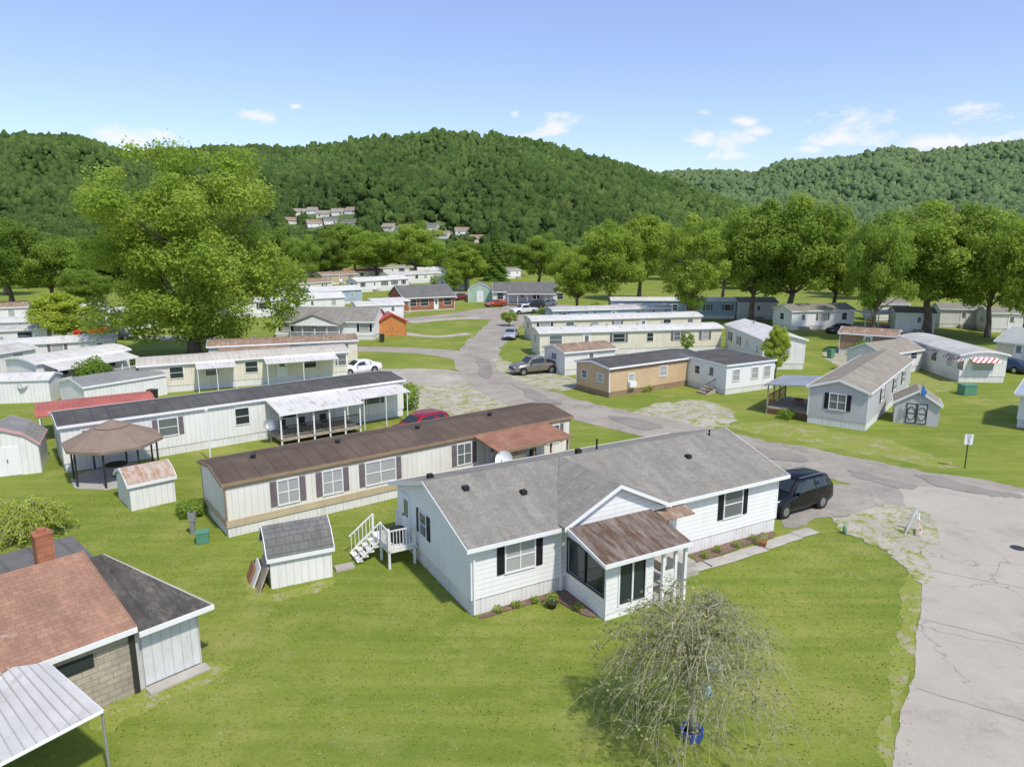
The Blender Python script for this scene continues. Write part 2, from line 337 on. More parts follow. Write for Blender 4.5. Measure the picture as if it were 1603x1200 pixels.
for P_ in ([(950,650),(1000,655),(1040,668),(1000,672)],[(745,560),(765,565),(770,590),(752,588)],[(800,600),(850,618),(880,632),(840,628)],[(1180,700),(1240,708),(1260,722),(1200,716)]): patch('asphalt_patch',P_,dkas,.034,jit=.35)
patch('driveway',[(1210,790),(1240,770),(1330,757),(1440,758),(1452,820),(1390,822),(1340,806),(1290,812),(1225,828)],pad,.016,jit=.5)
patch('driveway',[(640,640),(660,596),(720,590),(770,612),(820,640),(870,665),(760,680)],weedy,.005,jit=.8)
patch('driveway',[(545,588),(590,578),(690,578),(735,590),(700,602),(600,600)],gravel,.009)
patch('driveway',[(770,560),(850,580),(905,596),(880,612),(825,600),(780,580)],weedy,.018)
patch('dry_ground',[(985,650),(1030,630),(1110,628),(1150,648),(1130,668),(1060,668)],weedy,.007,jit=.9)
patch('dry_ground',[(1120,668),(1220,660),(1330,680),(1420,700),(1500,730),(1400,720),(1240,688)],dirtm,.003,jit=.7)
patch('dry_ground',[(1300,812),(1370,795),(1450,800),(1456,905),(1420,895),(1375,856),(1335,838)],weedy,.024,jit=.7)
patch('driveway',[(730,500),(800,498),(810,486),(750,484)],asph,.014)
patch('driveway',[(1290,560),(1330,575),(1420,560),(1400,540),(1300,545)],weedy,.005)
patch('dry_ground',[(1395,590),(1450,612),(1500,606),(1470,585)],dirtm,.005)
patch('dry_ground',[(140,1110),(205,1085),(330,1040),(345,1060),(230,1110),(160,1140)],dirtm,.004,jit=.5)
patch('dry_ground',[(380,905),(400,890),(425,925),(520,905),(515,920),(430,940),(388,935)],dirtm,.004,jit=.3)
ribbon('dry_ground',[(1432,880,.5),(1424,960,.55),(1412,1040,.5),(1400,1120,.45),(1388,1200,.4)],dirtm,.006,jit=.35)
ribbon('path',[(640,505,3),(690,500,3),(750,497,3)],conc,.02)
ribbon('path',[(620,520,2),(680,527,2),(735,522,2)],conc,.02)
for i,(px,py) in enumerate([(1092,888),(1122,880),(1152,871),(1180,862),(1208,852),(1234,843),(1260,834)]):
    x,y=G(px,py); b=MB(); b.box(-.6,.6,-.33,.33,0,.05); o=b.build('paving_slab',concrete,bevel=.02); o.location=(x,y,.01); o.rotation_euler=(0,0,R(30+random.uniform(-4,4))); tag(o,'concrete paving slab in the walk along the white house front','paving slab','slabs of the front walk')
b=MB(); b.lathe((0,0,0),[(.3,0),(.3,.015)],20); o=b.build('manhole_cover',dkmetal); o.location=G(1593,858)+(.02,); tag(o,'dark round manhole cover in the pale road','manhole cover')
# ---------------------------------------------------------------- buildings
GAB=[(0,0),(.5,1),(1,0)]; ARC=[(0,0),(.12,.45),(.3,.85),(.5,1),(.7,.85),(.88,.45),(1,0)]; GAM=[(0,0),(.2,.62),(.5,1),(.8,.62),(1,0)]; FLAT=[(0,0),(1,1)]
class Hs: pass
def fb(mb,H,face,u0,u1,z0,z1,d0,d1):
    if face=='f': mb.box(u0,u1,-d1,-d0,z0,z1)
    elif face=='b': mb.box(u0,u1,H.W+d0,H.W+d1,z0,z1)
    elif face=='l': mb.box(-d1,-d0,u0,u1,z0,z1)
    else: mb.box(H.L+d0,H.L+d1,u0,u1,z0,z1)
def window(H,face,u,z0,w,h,sh=None,fm_=None,pane=None,mull=0):
    fm_=fm_ or white; a=u-w/2; c=u+w/2; t=.06
    b=MB(); fb(b,H,face,a-t,c+t,z0-t,z0,0.0,.06); fb(b,H,face,a-t,c+t,z0+h,z0+h+t,0,.06); fb(b,H,face,a-t,a,z0,z0+h,0,.06); fb(b,H,face,c,c+t,z0,z0+h,0,.06)
    fb(b,H,face,a,c,z0+h*.48,z0+h*.51,0.0,.05)
    for k in range(mull): m_=a+w*(k+1)/(mull+1); fb(b,H,face,m_-.025,m_+.025,z0,z0+h*.48,0,.05); fb(b,H,face,m_-.025,m_+.025,z0+h*.51,z0+h,0,.05)
    wo=b.build('window',fm_,H.root)
    p=MB(); fb(p,H,face,a,c,z0,z0+h,.004,.02); p.build('pane',pane or random.choice([glass,glassb,glassc]),wo)
    if sh:
        for q in (a-t-.32,c+t+.02):
            s=MB(); fb(s,H,face,q,q+.3,z0-.03,z0+h+.03,.004,.04); s.build('shutter',sh,H.root)
def door(H,face,u,z0=None,w=.85,h=2.0,m=None,steps=False):
    z0=H.sk if z0 is None else z0
    b=MB(); fb(b,H,face,u-w/2-.06,u-w/2,z0,z0+h+.06,0,.05); fb(b,H,face,u+w/2,u+w/2+.06,z0,z0+h+.06,0,.05); fb(b,H,face,u-w/2,u+w/2,z0+h,z0+h+.06,0,.05); fb(b,H,face,u-w/2,u+w/2,z0,z0+h,.003,.03)
    d=b.build('door',m or white,H.root); g=MB(); fb(g,H,face,u-w*.28,u+w*.28,z0+h*.5,z0+h*.9,.033,.045); g.build('pane',glassc,d)
    g=MB(); fb(g,H,face,u+w*.36,u+w*.42,z0+.95,z0+1.05,.033,.08); g.build('handle',dkmetal,d)
    if steps:
        g=MB(); fb(g,H,face,u-.6,u+.6,0,z0-.05,.06,.9); g.build('entry_platform',wood,H.root); g=MB(); fb(g,H,face,u-.6,u+.6,0,z0*.5,.9,1.25); g.build('entry_step',wood,H.root)
def house(name,label,cat,A,B,W,h,wall,roof,prof=GAB,rise=.5,over=.2,ox=.2,sk=.6,skm=None,gf=False,win='auto',trim=None,group=None,world=False,band=None,thick=.1,n=None):
    a=A if world else G(*A); b=B if world else G(*B); H=Hs()
    if gf:
        e=Vector((b[0]-a[0],b[1]-a[1])); Wd=e.length; e.normalize(); bk=Vector((-e.y,e.x)); o=Vector(a)+bk*W
        L=W; W=Wd; ang=math.atan2(-bk.y,-bk.x); orig=o
    else:
        e=Vector((b[0]-a[0],b[1]-a[1])); L=e.length; ang=math.atan2(e.y,e.x); orig=Vector(a)
    H.L=L;H.W=W;H.h=h;H.sk=sk;H.ang=ang;H.o=orig
    H.root=empty(name,label,cat,(orig.x,orig.y),ang,group)
    trim=trim or white
    rp=[(f*W,h+q*rise) for f,q in prof]
    def ext(p,q,d):
        dy,dz=p[0]-q[0],p[1]-q[1]; l=abs(dy) or 1; return (p[0]+(1 if dy>0 else -1)*d,p[1]+dz/l*d*(1 if l>.2 else .3))
    e0=ext(rp[0],rp[1],over); e1=ext(rp[-1],rp[-2],over); top=[e0]+rp[1:-1]+[e1]
    if prof in(ARC,GAM): e0=(-over,h-.02); e1=(W+over,h-.02); top=[e0]+rp[1:-1]+[e1]
    w=MB(); w.prism([(0,sk),(W,sk)]+[(y,z-thick*.5) for y,z in rp[::-1]],0,L); w.build('wall',wall,H.root)
    r=MB(); r.prism(top+[(y,z-thick) for y,z in top[::-1]],-ox,L+ox); H.roof=r.build('roof',roof,H.root)
    if sk>.05: s=MB(); s.box(.04,L-.04,.04,W-.04,-.05,sk+.01); s.build('skirt',skm or skirtw,H.root)
    f=MB(); f.box(-ox-.02,L+ox+.02,e0[0]-.04,e0[0]-.003,e0[1]-.15,e0[1]+.015); f.build('gutter',trim,H.root)
    f=MB(); f.box(-ox-.02,L+ox+.02,e1[0]+.003,e1[0]+.04,e1[1]-.15,e1[1]+.015); f.build('gutter',trim,H.root)
    for x0,x1 in ((-ox-.03,-ox-.003),(L+ox+.003,L+ox+.03)):
        f=MB(); f.prism([(y,z+.012) for y,z in top]+[(y,z-.16) for y,z in top[::-1]],x0,x1); f.build('rake_trim',trim,H.root)
    if L*W>12:
        for x in(-.012,L-.07):
            for y in(-.012,W-.07): c=MB(); c.box(x,x+.08,y,y+.08,sk,h-.12); c.build('corner_trim',trim,H.root)
    if band: q=MB(); q.box(-.02,L+.02,-.02,-.002,sk,sk+.45); q.build('siding_band',band,H.root)
    if win=='auto':
        nn=n or max(1,int(L/3.4)); dk=random.randrange(nn)
        for k in range(nn):
            u=L*(k+.5)/nn+random.uniform(-.3,.3)
            if k==dk and h>2.2: door(H,'f',u+.2,h=min(1.95,h-sk-.25),steps=True)
            else: window(H,'f',u,sk+.85,random.choice([.8,1.1,1.5]),min(1.0,h-sk-1.2),random.choice([None,None,shut,shutg]) if L>9 else None)
        if W>3 and h>2.2:
            window(H,'l',W*.5,sk+.85,1.0,.9 if h-sk>2 else .6); window(H,'r',W*.5,sk+.85,1.0,.9 if h-sk>2 else .6)
        if L>12:
            b=MB(); b.lathe((L*.3,W*.45,h+rise-.06),[(.11,0),(.11,.25),(.17,.26),(.17,.33)],8); b.build('roof_vent',grmetal,H.root)
            b=MB(); b.lathe((L*.7,W*.55,h+rise-.06),[(.07,0),(.07,.4)],8); b.build('roof_pipe',grmetal,H.root)
    return H
def loc(H,x,y):
    c,s=math.cos(H.ang),math.sin(H.ang); return (H.o.x+x*c-y*s,H.o.y+x*s+y*c)
def porch(H,x0,x1,d,z1,z2,roofm,n=4,deck=.6,rail=True,pm=None,lattice=False,y0=0,railm=None):
    pm=pm or white
    r=MB(); r.slab([(x0,y0+.02,z1),(x1,y0+.02,z1),(x1,y0-d-.2,z2),(x0,y0-d-.2,z2)],.07); r.build('porch_roof',roofm,H.root)
    f=MB(); f.box(x0-.01,x1+.01,y0-d-.24,y0-d-.203,z2-.16,z2+.01); f.build('porch_trim',pm,H.root)
    if deck: k=MB(); k.box(x0+.1,x1-.1,y0-d,y0-.05,deck-.15,deck); k.build('deck',wood,H.root)
    for i in range(n):
        x=x0+.15+(x1-x0-.3)*i/(n-1); p=MB(); p.box(x-.05,x+.05,y0-d,y0-d+.1,0,z2-.07); p.build('post',pm,H.root)
    if rail:
        q=MB(); q.box(x0+.2,x1-.2,y0-d+.02,y0-d+.07,deck+.85,deck+.92); q.box(x0+.2,x1-.2,y0-d+.02,y0-d+.06,deck+.1,deck+.15)
        m=int((x1-x0)/.18)
        for i in range(m): x=x0+.25+(x1-x0-.5)*i/max(1,m-1); q.box(x-.015,x+.015,y0-d+.03,y0-d+.055,deck+.15,deck+.85)
        q.build('railing',railm or pm,H.root)
# --- main house
mh=house('mobile_home','large white double-wide house with grey shingle roof and front sunroom, nearest the camera','house',(738,965),(1213,830),7.7,3.0,siding,sh_grey,GAB,1.2,.35,.3,.65,win=None)
rt=mh.root; mL=mh.L
window(mh,'f',2.1,1.45,1.25,1.15,shut,pane=glassb,mull=1); window(mh,'f',13.4,1.35,1.1,1.25,shut,pane=glassc,mull=0)
window(mh,'l',4.6,1.5,.7,1.0,shut,pane=glassc); door(mh,'l',6.6); window(mh,'r',3,1.5,1,1)
door(mh,'f',9.3,h=2.0)
b=MB(); b.slab([(3.75,-.62,2.98),(3.75,.1,2.98),(6.4,3.9,4.28),(6.4,-.62,4.28)],.09); b.build('roof',sh_grey2,rt)
b=MB(); b.slab([(6.4,-.62,4.281),(6.4,3.9,4.281),(9.05,.1,2.98),(9.05,-.62,2.98)],.09); b.build('roof',sh_grey2,rt)
b=MB(); b.prism([(4.0,2.9),(8.8,2.9),(6.4,4.17)],-.38,.3,'y'); b.build('gable_wall',siding,rt)
for (xa,za,xb,zb) in ((3.72,2.99,6.4,4.3),(9.08,2.99,6.4,4.3)): b=MB(); b.add([(xa,-.66,za),(xb,-.66,zb),(xb,-.66,zb-.16),(xa,-.66,za-.16),(xa,-.63,za),(xb,-.63,zb),(xb,-.63,zb-.16),(xa,-.63,za-.16)],[(0,1,2,3),(4,5,6,7),(0,1,5,4),(2,3,7,6),(0,3,7,4),(1,2,6,5)]); b.build('rake_trim',white,rt)
b=MB(); b.slab([(3.85,-.68,3.0),(7.95,-.68,3.0),(7.95,-3.1,2.5),(3.85,-3.1,2.5)],.06); b.build('porch_roof',rusty,rt)
b=MB(); b.box(3.83,7.97,-3.15,-3.103,2.34,2.5); b.build('porch_trim',white,rt)
b=MB(); b.add([(3.8,-.7,3.0),(3.8,-3.12,2.5),(3.8,-3.12,2.36),(3.8,-.7,2.84),(3.84,-.7,3.0),(3.84,-3.12,2.5),(3.84,-3.12,2.36),(3.84,-.7,2.84)],[(0,1,2,3),(4,5,6,7),(0,1,5,4),(2,3,7,6),(0,3,7,4),(1,2,6,5)]); b.build('porch_trim',white,rt)
b=MB()
b.box(4.2,4.3,-2.7,-.003,0,.95); b.prism([(-2.7,2.28),(-.003,2.28),(-.003,2.9),(-2.7,2.52)],4.2,4.3); b.box(4.2,4.3,-2.7,-2.52,.95,2.28); b.box(4.2,4.3,-.2,-.003,.95,2.28)
b.box(4.3,4.75,-2.7,-2.6,0,2.5); b.box(4.75,6.1,-2.7,-2.6,0,.45); b.box(4.75,6.1,-2.7,-2.6,2.28,2.5); b.box(6.1,6.45,-2.7,-2.6,0,2.5); b.box(6.35,6.45,-2.6,-.003,0,2.5)
b.build('sunroom_wall',siding,rt)
b=MB(); b.box(4.17,4.2,-2.6,-.12,.87,.95); b.box(4.17,4.2,-2.6,-.12,2.28,2.36); b.box(4.17,4.22,-1.39,-1.33,.95,2.28); b.box(4.17,4.2,-2.6,-2.52,.95,2.28);b.box(4.17,4.2,-.2,-.12,.95,2.28); w=b.build('window',dkmetal,rt)
b=MB(); b.box(4.23,4.25,-2.52,-.2,.95,2.28); b.build('pane',glass,w)
b=MB(); b.box(4.75,4.82,-2.74,-2.7,.45,2.28); b.box(6.03,6.1,-2.74,-2.7,.45,2.28); b.box(5.4,5.47,-2.73,-2.68,.45,2.28); w=b.build('window',white,rt)
b=MB(); b.box(4.75,6.1,-2.66,-2.64,.45,2.28); b.build('pane',glass,w)
for x in(6.75,7.35,7.85): b=MB(); b.box(x-.06,x+.06,-2.95,-2.83,0,2.42); b.build('post',white,rt)
b=MB(); b.box(7.79,7.91,-.9,-.78,0,2.8); b.build('post',white,rt)
b=MB(); b.box(6.46,7.95,-2.8,-.05,.1,.5); b.build('deck',concrete,rt)
b=MB(); b.box(6.82,7.28,-2.92,-2.86,.55,1.45); b.build('lattice_panel',woodw,rt)
b=MB(); b.box(7.83,7.87,-2.8,-1.9,.55,1.45); b.build('lattice_panel',woodw,rt)
b=MB(); b.slab([(8.5,-.02,2.75),(10.1,-.02,2.75),(10.1,-1.0,2.5),(8.5,-1.0,2.5)],.05); b.build('door_awning',rustbr,rt)
b=MB(); b.box(8.6,10.0,-1.3,-.05,0,.45); b.build('step',concrete,rt); b=MB(); b.box(8.8,9.9,-1.6,-1.3,0,.22); b.build('step',concrete,rt)
for x,y,z in((1.2,2.9,3.93),(.6,5.2,3.85),(7.7,4.3,4.15),(12.6,2.2,3.7),(3.4,2.0,3.65)):
    b=MB(); b.box(x-.13,x+.13,y-.13,y+.13,z-.25,z+.13); b.build('roof_vent',black,rt,bevel=.03)
for x,y in((9.2,4.9),(15.2,3.5)): b=MB(); b.tube((x,y,3.8),(x,y,4.4),.05); b.build('roof_pipe',black,rt)
for x in (.06,3.9): b=MB(); b.box(x,x+.08,-.1,-.015,.1,2.95); b.build('downspout',white,rt)
x,y=loc(mh,-1.7,5.2); dk=empty('entry_deck','white wooden stair deck with railings at the left end of the nearest white house','deck',(x,y),mh.ang)
b=MB(); b.box(.3,1.62,0,2.3,.72,.84); b.build('platform',woodw,dk)
for px_,py_ in((.35,.05),(1.5,.05),(.35,2.2),(1.5,2.2),(.35,1.1)): b=MB(); b.box(px_-.05,px_+.05,py_-.05,py_+.05,0,1.75); b.build('post',woodw,dk)
def railn(bm_,p,q,z0,z1,zz0,zz1,n):
    p=Vector(p);q=Vector(q)
    for za,zb in ((z0,zz0),(z1,zz1)): bm_.tube((p.x,p.y,za),(q.x,q.y,zb),.035,n=4)
    for i in range(n):
        k=(i+.5)/n; a=p.lerp(q,k); bm_.tube((a.x,a.y,z0+(zz0-z0)*k),(a.x,a.y,z1+(zz1-z1)*k),.02,n=4)
for p,q,z in (((.35,.05),(1.5,.05),(.9,1.7,.9,1.7,8)),((.35,.05),(.35,1.1),(.9,1.7,.9,1.7,7)),((.3,1.1),(-.75,1.1),(.9,1.7,.1,.9,6)),((.3,2.2),(-.75,2.2),(.9,1.7,.1,.9,6))):
    b=MB(); railn(b,p,q,*z); b.build('railing',woodw,dk)
for i in range(4): b=MB(); b.box(.3-.26*(i+1),.3-.26*i,1.1,2.2,.6-.17*i,.65-.17*i); b.build('step',woodw,dk)
def bed(pts,label,z=.02):
    P=[loc(mh,*p) for p in pts]; P=cr(P+[P[0]],8)[:-1]; b=MB()
    b.slab([(x+wob(x,y,2)*.08,y+wob(x,y,9)*.08,z+.04) for x,y in P],.09); o=b.build('flower_bed',mulch,rec=True); tag(o,label,'flower bed')
bed([(.3,-.05),(.3,-.28),(2.2,-.3),(3.3,-.5),(3.7,-1.9),(4.1,-2.2),(4.1,-.05)],'brown mulch bed along the wall left of the sunroom')
bed([(8.2,-.05),(8.3,-.8),(10.2,-.85),(13,-.65),(15.4,-.5),(15.6,-.05)],'brown mulch bed under the right front window of the nearest house')
def leaves(name,pos,nrm,size,tint,m,parent=None):
    n=len(pos); nrm=nrm/ (np.linalg.norm(nrm,axis=1,keepdims=True)+1e-9)
    ref=np.random.normal(size=(n,3)); a=np.cross(nrm,ref); a/=np.linalg.norm(a,axis=1,keepdims=True)+1e-9; b=np.cross(nrm,a)
    s=size.reshape(-1,1)
    co=np.empty((n,4,3)); co[:,0]=pos-a*s*.5; co[:,1]=pos+b*s*.36; co[:,2]=pos+a*s*.5; co[:,3]=pos-b*s*.36
    return fast(name,co.reshape(-1,3),np.arange(4*n).reshape(n,4),m,tint,'FACE',parent)
def rdir(n):
    d=np.random.normal(size=(n,3)); return d/np.linalg.norm(d,axis=1,keepdims=True)
def bush(x,y,r,h,m,label,cat='bush',n=700,leaf=.12,name='bush',z=0,group=None):
    e=empty(name,label,cat,(x,y,z),0,group); d=rdir(n); k=1+.25*np.sin(d[:,0]*5+x)*np.cos(d[:,1]*4+y)
    p=d*np.array([r,r,h*.5])*(np.random.uniform(.5,1,(n,1))**.5)*k[:,None]+np.array([0,0,h*.5]); p[:,2]=np.maximum(p[:,2],.03)
    leaves('foliage',p,d+np.random.normal(size=(n,3))*.6,np.full(n,leaf)*np.random.uniform(.6,1.3,n),np.clip(.5+d[:,2]*.2+np.random.normal(size=n)*.18,0,1),m,e)
    b=MB(); b.tube((0,0,0),(random.uniform(-r,r)*.3,random.uniform(-r,r)*.3,h*.6),.03,.01,5); b.build('stem',bark,e); return e
for i,(u,v) in enumerate([(1.0,-.25),(1.8,-.28),(2.6,-.3),(3.3,-.5),(3.75,-1.6)]): x,y=loc(mh,u,v); bush(x,y,.2,.25,lf_m,'small green plant in the mulch bed beside the sunroom','plant',120,.08,'bedding_plant',.06,'plants left of the sunroom')
for i,(u,v) in enumerate([(10.4,-.6),(11.2,-.6),(12.1,-.5),(13.3,-.5),(14.5,-.4)]): x,y=loc(mh,u,v); bush(x,y,.22,.3,lf_m,'small green plant in the mulch bed by the walk','plant',120,.08,'bedding_plant',.06,'plants along the walk')
def pot(x,y,r,h,m,label,z=0):
    e=empty('plant_pot',label,'plant pot',(x,y,z)); b=MB(); b.lathe((0,0,0),[(r*.7,0),(r,h*.9),(r*1.08,h*.9),(r*1.08,h),(r*.9,h),(r*.85,h*.9)],14); b.build('pot',m,e,True)
    n=90; d=rdir(n); leaves('foliage',d*r*1.2+np.array([0,0,h+r*.8]),d,np.full(n,.09),np.random.uniform(.3,1,n),lf_m,e)
x,y=loc(mh,14.4,-1.0); pot(x,y,.2,.3,terr,'small terracotta pot beside the mulch bed near the black car')
x,y=loc(mh,3.0,-.9); pot(x,y,.22,.25,dkmetal,'dark round pot left of the sunroom window')
# --- trailer 2 brown roof
A2=G(357,842); B2=G(893,650,2.75)
t2=house('mobile_home','long white and tan mobile home with brown roof and dark shutters','mobile home',A2,B2,4.3,2.75,mat('rib_ivory',(.78,.745,.66),.5,.07,.6,'rib',.3,dirt=.25),tar_br,GAB,.35,.12,.12,.5,win=None,trim=brownt,world=True)
b=MB(); b.box(-.015,t2.L*.52,-.02,-.003,.5,.85); b.build('siding_band',tanlap,t2.root)
b=MB(); b.box(-.015,-.003,0,4.3,.5,.85); b.build('siding_band',tanlap,t2.root)
b=MB(); b.box(-.01,t2.L+.01,-.03,-.003,2.42,2.55); b.build('siding_band',tanlap,t2.root)
for u,w in((3.0,1.0),(5.3,1.0),(8.0,1.7),(13.3,.9)): window(t2,'f',u,1.1,w,1.2,shutg,pane=random.choice([glassb,glassc]),mull=1)
window(t2,'f',17.0,1.4,1.0,.9); window(t2,'f',20,1.2,.9,1.1,shutg); door(t2,'f',15.4,h=1.95)
porch(t2,13.9,19.3,2.4,2.7,2.35,rustred,5,.5,True,brownt,railm=wood)
b=MB()
for i in range(14): b.tube((14.0+i*.12,-2.38,.6),(14.6+i*.12,-2.38,2.2),.015,n=4); b.tube((14.6+i*.12,-2.36,.6),(14.0+i*.12,-2.36,2.2),.015,n=4)
b.build('lattice_panel',tanlap,t2.root)
for u in(2,6.5,11.4,16.5): b=MB(); b.lathe((u,2.0,2.95),[(.12,0),(.12,.25),(.16,.25),(.16,.32)],10); b.build('roof_vent',dkmetal,t2.root)
# --- trailer 3 black roof
A3=G(103,740); B3=G(632,650)
t3=house('mobile_home','very long white mobile home with black roof and white metal porch','mobile home',A3,B3,4.3,2.95,ribw,tar_bk,GAB,.3,.15,.15,.55,win=None,world=True)
for u,w,s_ in((1.6,1.0,0),(3.1,.9,0),(5.9,1.1,1),(10.6,.9,0),(20.5,1.1,1)): window(t3,'f',u,1.35,w,1.1,shutg if s_ else None)
for u in(14,16.2): window(t3,'f',u,1.3,1.2,1.2)
door(t3,'f',17.8)
porch(t3,12.2,18.3,2.6,2.85,2.35,mwhite,6,.5,True,white,railm=dkmetal)
b=MB(); b.slab([(18.4,0.02,2.7),(22.6,0.02,2.7),(22.6,-2.2,2.4),(18.4,-2.2,2.4)],.05); b.build('carport_roof',mwhite,t3.root)
for x in(18.7,20.5,22.3): b=MB(); b.box(x-.03,x+.03,-2.15,-2.09,0,2.36); b.build('post',white,t3.root)
def dish(x,y,z,label,r=.42,az=-.6,pole=1.2,c=None):
    e=empty('satellite_dish',label,'satellite dish',(x,y,z),az)
    b=MB(); prof=[(.02,0)]+[(r*k/6,.25*(k/6)**2*r*1.6) for k in range(1,7)]
    P=[];f=[];n=18
    tilt=Matrix.Rotation(R(60),4,'X')
    for q,(rr,zz) in enumerate(prof):
        for i in range(n): P.append(tilt@Vector((rr*math.cos(2*PI*i/n),rr*math.sin(2*PI*i/n),zz))+Vector((0,0,pole)))
    for q in range(len(prof)-1):
        for i in range(n): f.append((q*n+i,q*n+(i+1)%n,(q+1)*n+(i+1)%n,(q+1)*n+i))
    f.append(tuple(range(n))); b.add(P,f); b.build('dish',c or grmetal,e,True)
    b=MB(); b.tube((0,0,0),(0,0,pole),.03); b.tube((0,0,pole),(0,.15,pole-.1),.03); b.build('pole',grmetal,e); b=MB(); b.tube((0,-.05,pole-.2),(0,-.55,pole+.1),.02); b.tube((0,-.52,pole+.05),(0,-.6,pole+.2),.05); b.build('arm',grmetal,e)
x,y=loc(t2,14.1,-2.9); dish(x,y,0,'white satellite dish in front of the brown-roofed mobile home porch',.5,-.3,1.9,white)
x,y=loc(t3,12.0,-1.4); dish(x,y,0,'grey satellite dish left of the white metal porch',.42,.2,1.3)
dish(*G(40,630),0,'grey satellite dish beside the small white shed at the left edge',.4,.3,1.5)
b=MB(); b.tube((0,0,0),(0,0,3.3),.05,n=8); b.box(-.08,.08,-.08,.08,3.3,3.42); o=b.build('pole',white); o.location=G(330,722)+(0,); tag(o,'thin white pole standing in front of the black-roofed mobile home','pole')
# --- gazebo
gx,gy=G(184,745); gz=empty('gazebo','octagonal patio gazebo with brown two-tier canopy','gazebo',(gx,gy),R(15))
def octr(r0,z0,r1,z1,n=8):
    b=MB(); P=[(r0*math.cos(2*PI*i/n),r0*math.sin(2*PI*i/n),z0) for i in range(n)]+[(r1*math.cos(2*PI*i/n),r1*math.sin(2*PI*i/n),z1) for i in range(n)]
    b.add(P,[(i,(i+1)%n,n+(i+1)%n,n+i) for i in range(n)]); return b
b=octr(2.7,2.25,.75,3.15); b.add([(2.7*math.cos(2*PI*i/8),2.7*math.sin(2*PI*i/8),2.25) for i in range(8)]+[(2.7*math.cos(2*PI*i/8),2.7*math.sin(2*PI*i/8),2.1) for i in range(8)],[(i,(i+1)%8,8+(i+1)%8,8+i) for i in range(8)]); b.build('canopy',gazm,gz)
b=octr(.95,3.12,.03,3.5); b.build('canopy_top',gazm,gz)
for i in range(8):
    a=2*PI*i/8; b=MB(); b.tube((2.3*math.cos(a),2.3*math.sin(a),0),(2.3*math.cos(a),2.3*math.sin(a),2.2),.06,n=6); b.build('post',dkmetal,gz)
    b=MB(); b.tube((2.7*math.cos(a),2.7*math.sin(a),2.27),(.75*math.cos(a),.75*math.sin(a),3.17),.02,n=4); b.build('rib',brownt,gz)
b=MB(); b.lathe((0,0,0),[(2.5,0),(2.5,.06)],8); o=b.build('patio_slab',concrete,gz)
b=MB(); b.lathe((0,0,.06),[(.3,0),(.08,.1),(.08,.65),(.6,.65),(.6,.72)],14); o=b.build('patio_table',dkmetal); o.location=(gx,gy,0); tag(o,'small dark round table under the gazebo','table')
# --- sheds
def shed(label,A,B,dep,h,wall,roof,prof,rise,gf,doorm=None,trim=None,ov=.1,face=None,skm=None,name='garden_shed'):
    H=house(name,label,'shed',A,B,dep,h,wall,roof,prof,rise,ov,ov,.0,gf=gf,win=None,trim=trim,thick=.06)
    face=face or('r' if gf else 'f'); u=(H.W if face in'rl' else H.L)/2
    if doorm:
        w=min(1.4,u*1.3); b=MB(); fb(b,H,face,u-w/2,u-.01,.05,h*.95,.003,.035); d=b.build('door',doorm,H.root)
        b=MB(); fb(b,H,face,u+.01,u+w/2,.05,h*.95,.003,.035); d=b.build('door',doorm,H.root)
        b=MB(); fb(b,H,face,u+.03,u+.08,h*.45,h*.55,.036,.07); b.build('handle',dkmetal,d)
    return H
sA=shed('small white shed with peeling rust-stained rounded roof, beside the gazebo',(206,800),(276,784),2.6,1.45,ribw,mat('shed_rust_roof',(.5,.42,.34),.8,.15,1,'corr',.3,(.34,.18,.1),bump=.5,rust=.8),GAM,.6,False)
sB=shed('white shed with curled grey shingle gambrel roof on the lawn near the deck',(425,922),(521,902),2.1,1.35,ribw,mat('shed_shingle',(.19,.185,.17),.95,.25,1,'shingle',.22,(.33,.32,.29),bump=1),GAM,1.0,False)
for k,(dx,w,m_) in enumerate(((-.25,1.4,wood),(-.4,1.0,woodw),(-.5,.8,woodr))):
    x,y=loc(sB,dx-.25,.5+.4*k); b=MB(); b.box(-.03,.03,-w/2,w/2,0,1.1-.2*k); o=b.build('leaning_board',m_); o.location=(x,y,0); o.rotation_euler=(0,R(22),sB.ang); tag(o,['grey weathered board leaning on the gambrel shed, innermost','pale painted board leaning beside the gambrel shed, middle of three','short red-brown board leaning beside the gambrel shed, outermost'][k],'board')
b=MB(); b.box(0,.8,0,.5,0,.1); o=b.build('step_slab',concrete); o.location=loc(sB,2.7,.3)+(0,); o.rotation_euler=(0,0,sB.ang); tag(o,'flat concrete block on grass right of the gambrel shed','slab')
shed('white barn shed with red-trimmed doors and grey gambrel roof at the left edge',(-40,752),(66,739),3.2,1.9,ribw,mat('shed_grey',(.3,.29,.265),.9,.2,1,'shingle',.2),GAM,1.1,True,white,mat('trim_pink',(.62,.34,.32),.6,.1,2))
sg=shed('light grey barn shed with black cross-braced doors on the right lawn',(1398,661),(1468,668),2.6,1.75,greylap,sh_old,GAB,.95,True,greylap,white,.15)
for cx_ in(-.36,.36):
    b=MB(); u=sg.W/2+cx_; x=sg.L+.05
    for i in range(16):
        a=2*PI*i/16; a2=2*PI*(i+1)/16; b.tube((x,u+.28*math.cos(a),.87+.5*math.sin(a)),(x,u+.28*math.cos(a2),.87+.5*math.sin(a2)),.03,n=4)
    b.box(x-.012,x+.01,u-.34,u+.34,.1,.16); b.box(x-.012,x+.01,u-.34,u+.34,1.6,1.66); b.box(x-.012,x+.008,u-.34,u-.28,.16,1.6); b.box(x-.012,x+.008,u+.28,u+.34,.16,1.6); b.box(x-.013,x+.006,u-.28,u+.28,.84,.9)
    b.build('door_bracing',dkmetal,sg.root)
e=empty('flag','blue flag hanging from a pole at the grey barn shed','flag',G(1434,668)); b=MB(); b.tube((0,0,0),(.1,0,3.4),.025); b.build('pole',grmetal,e)
b=MB(); 
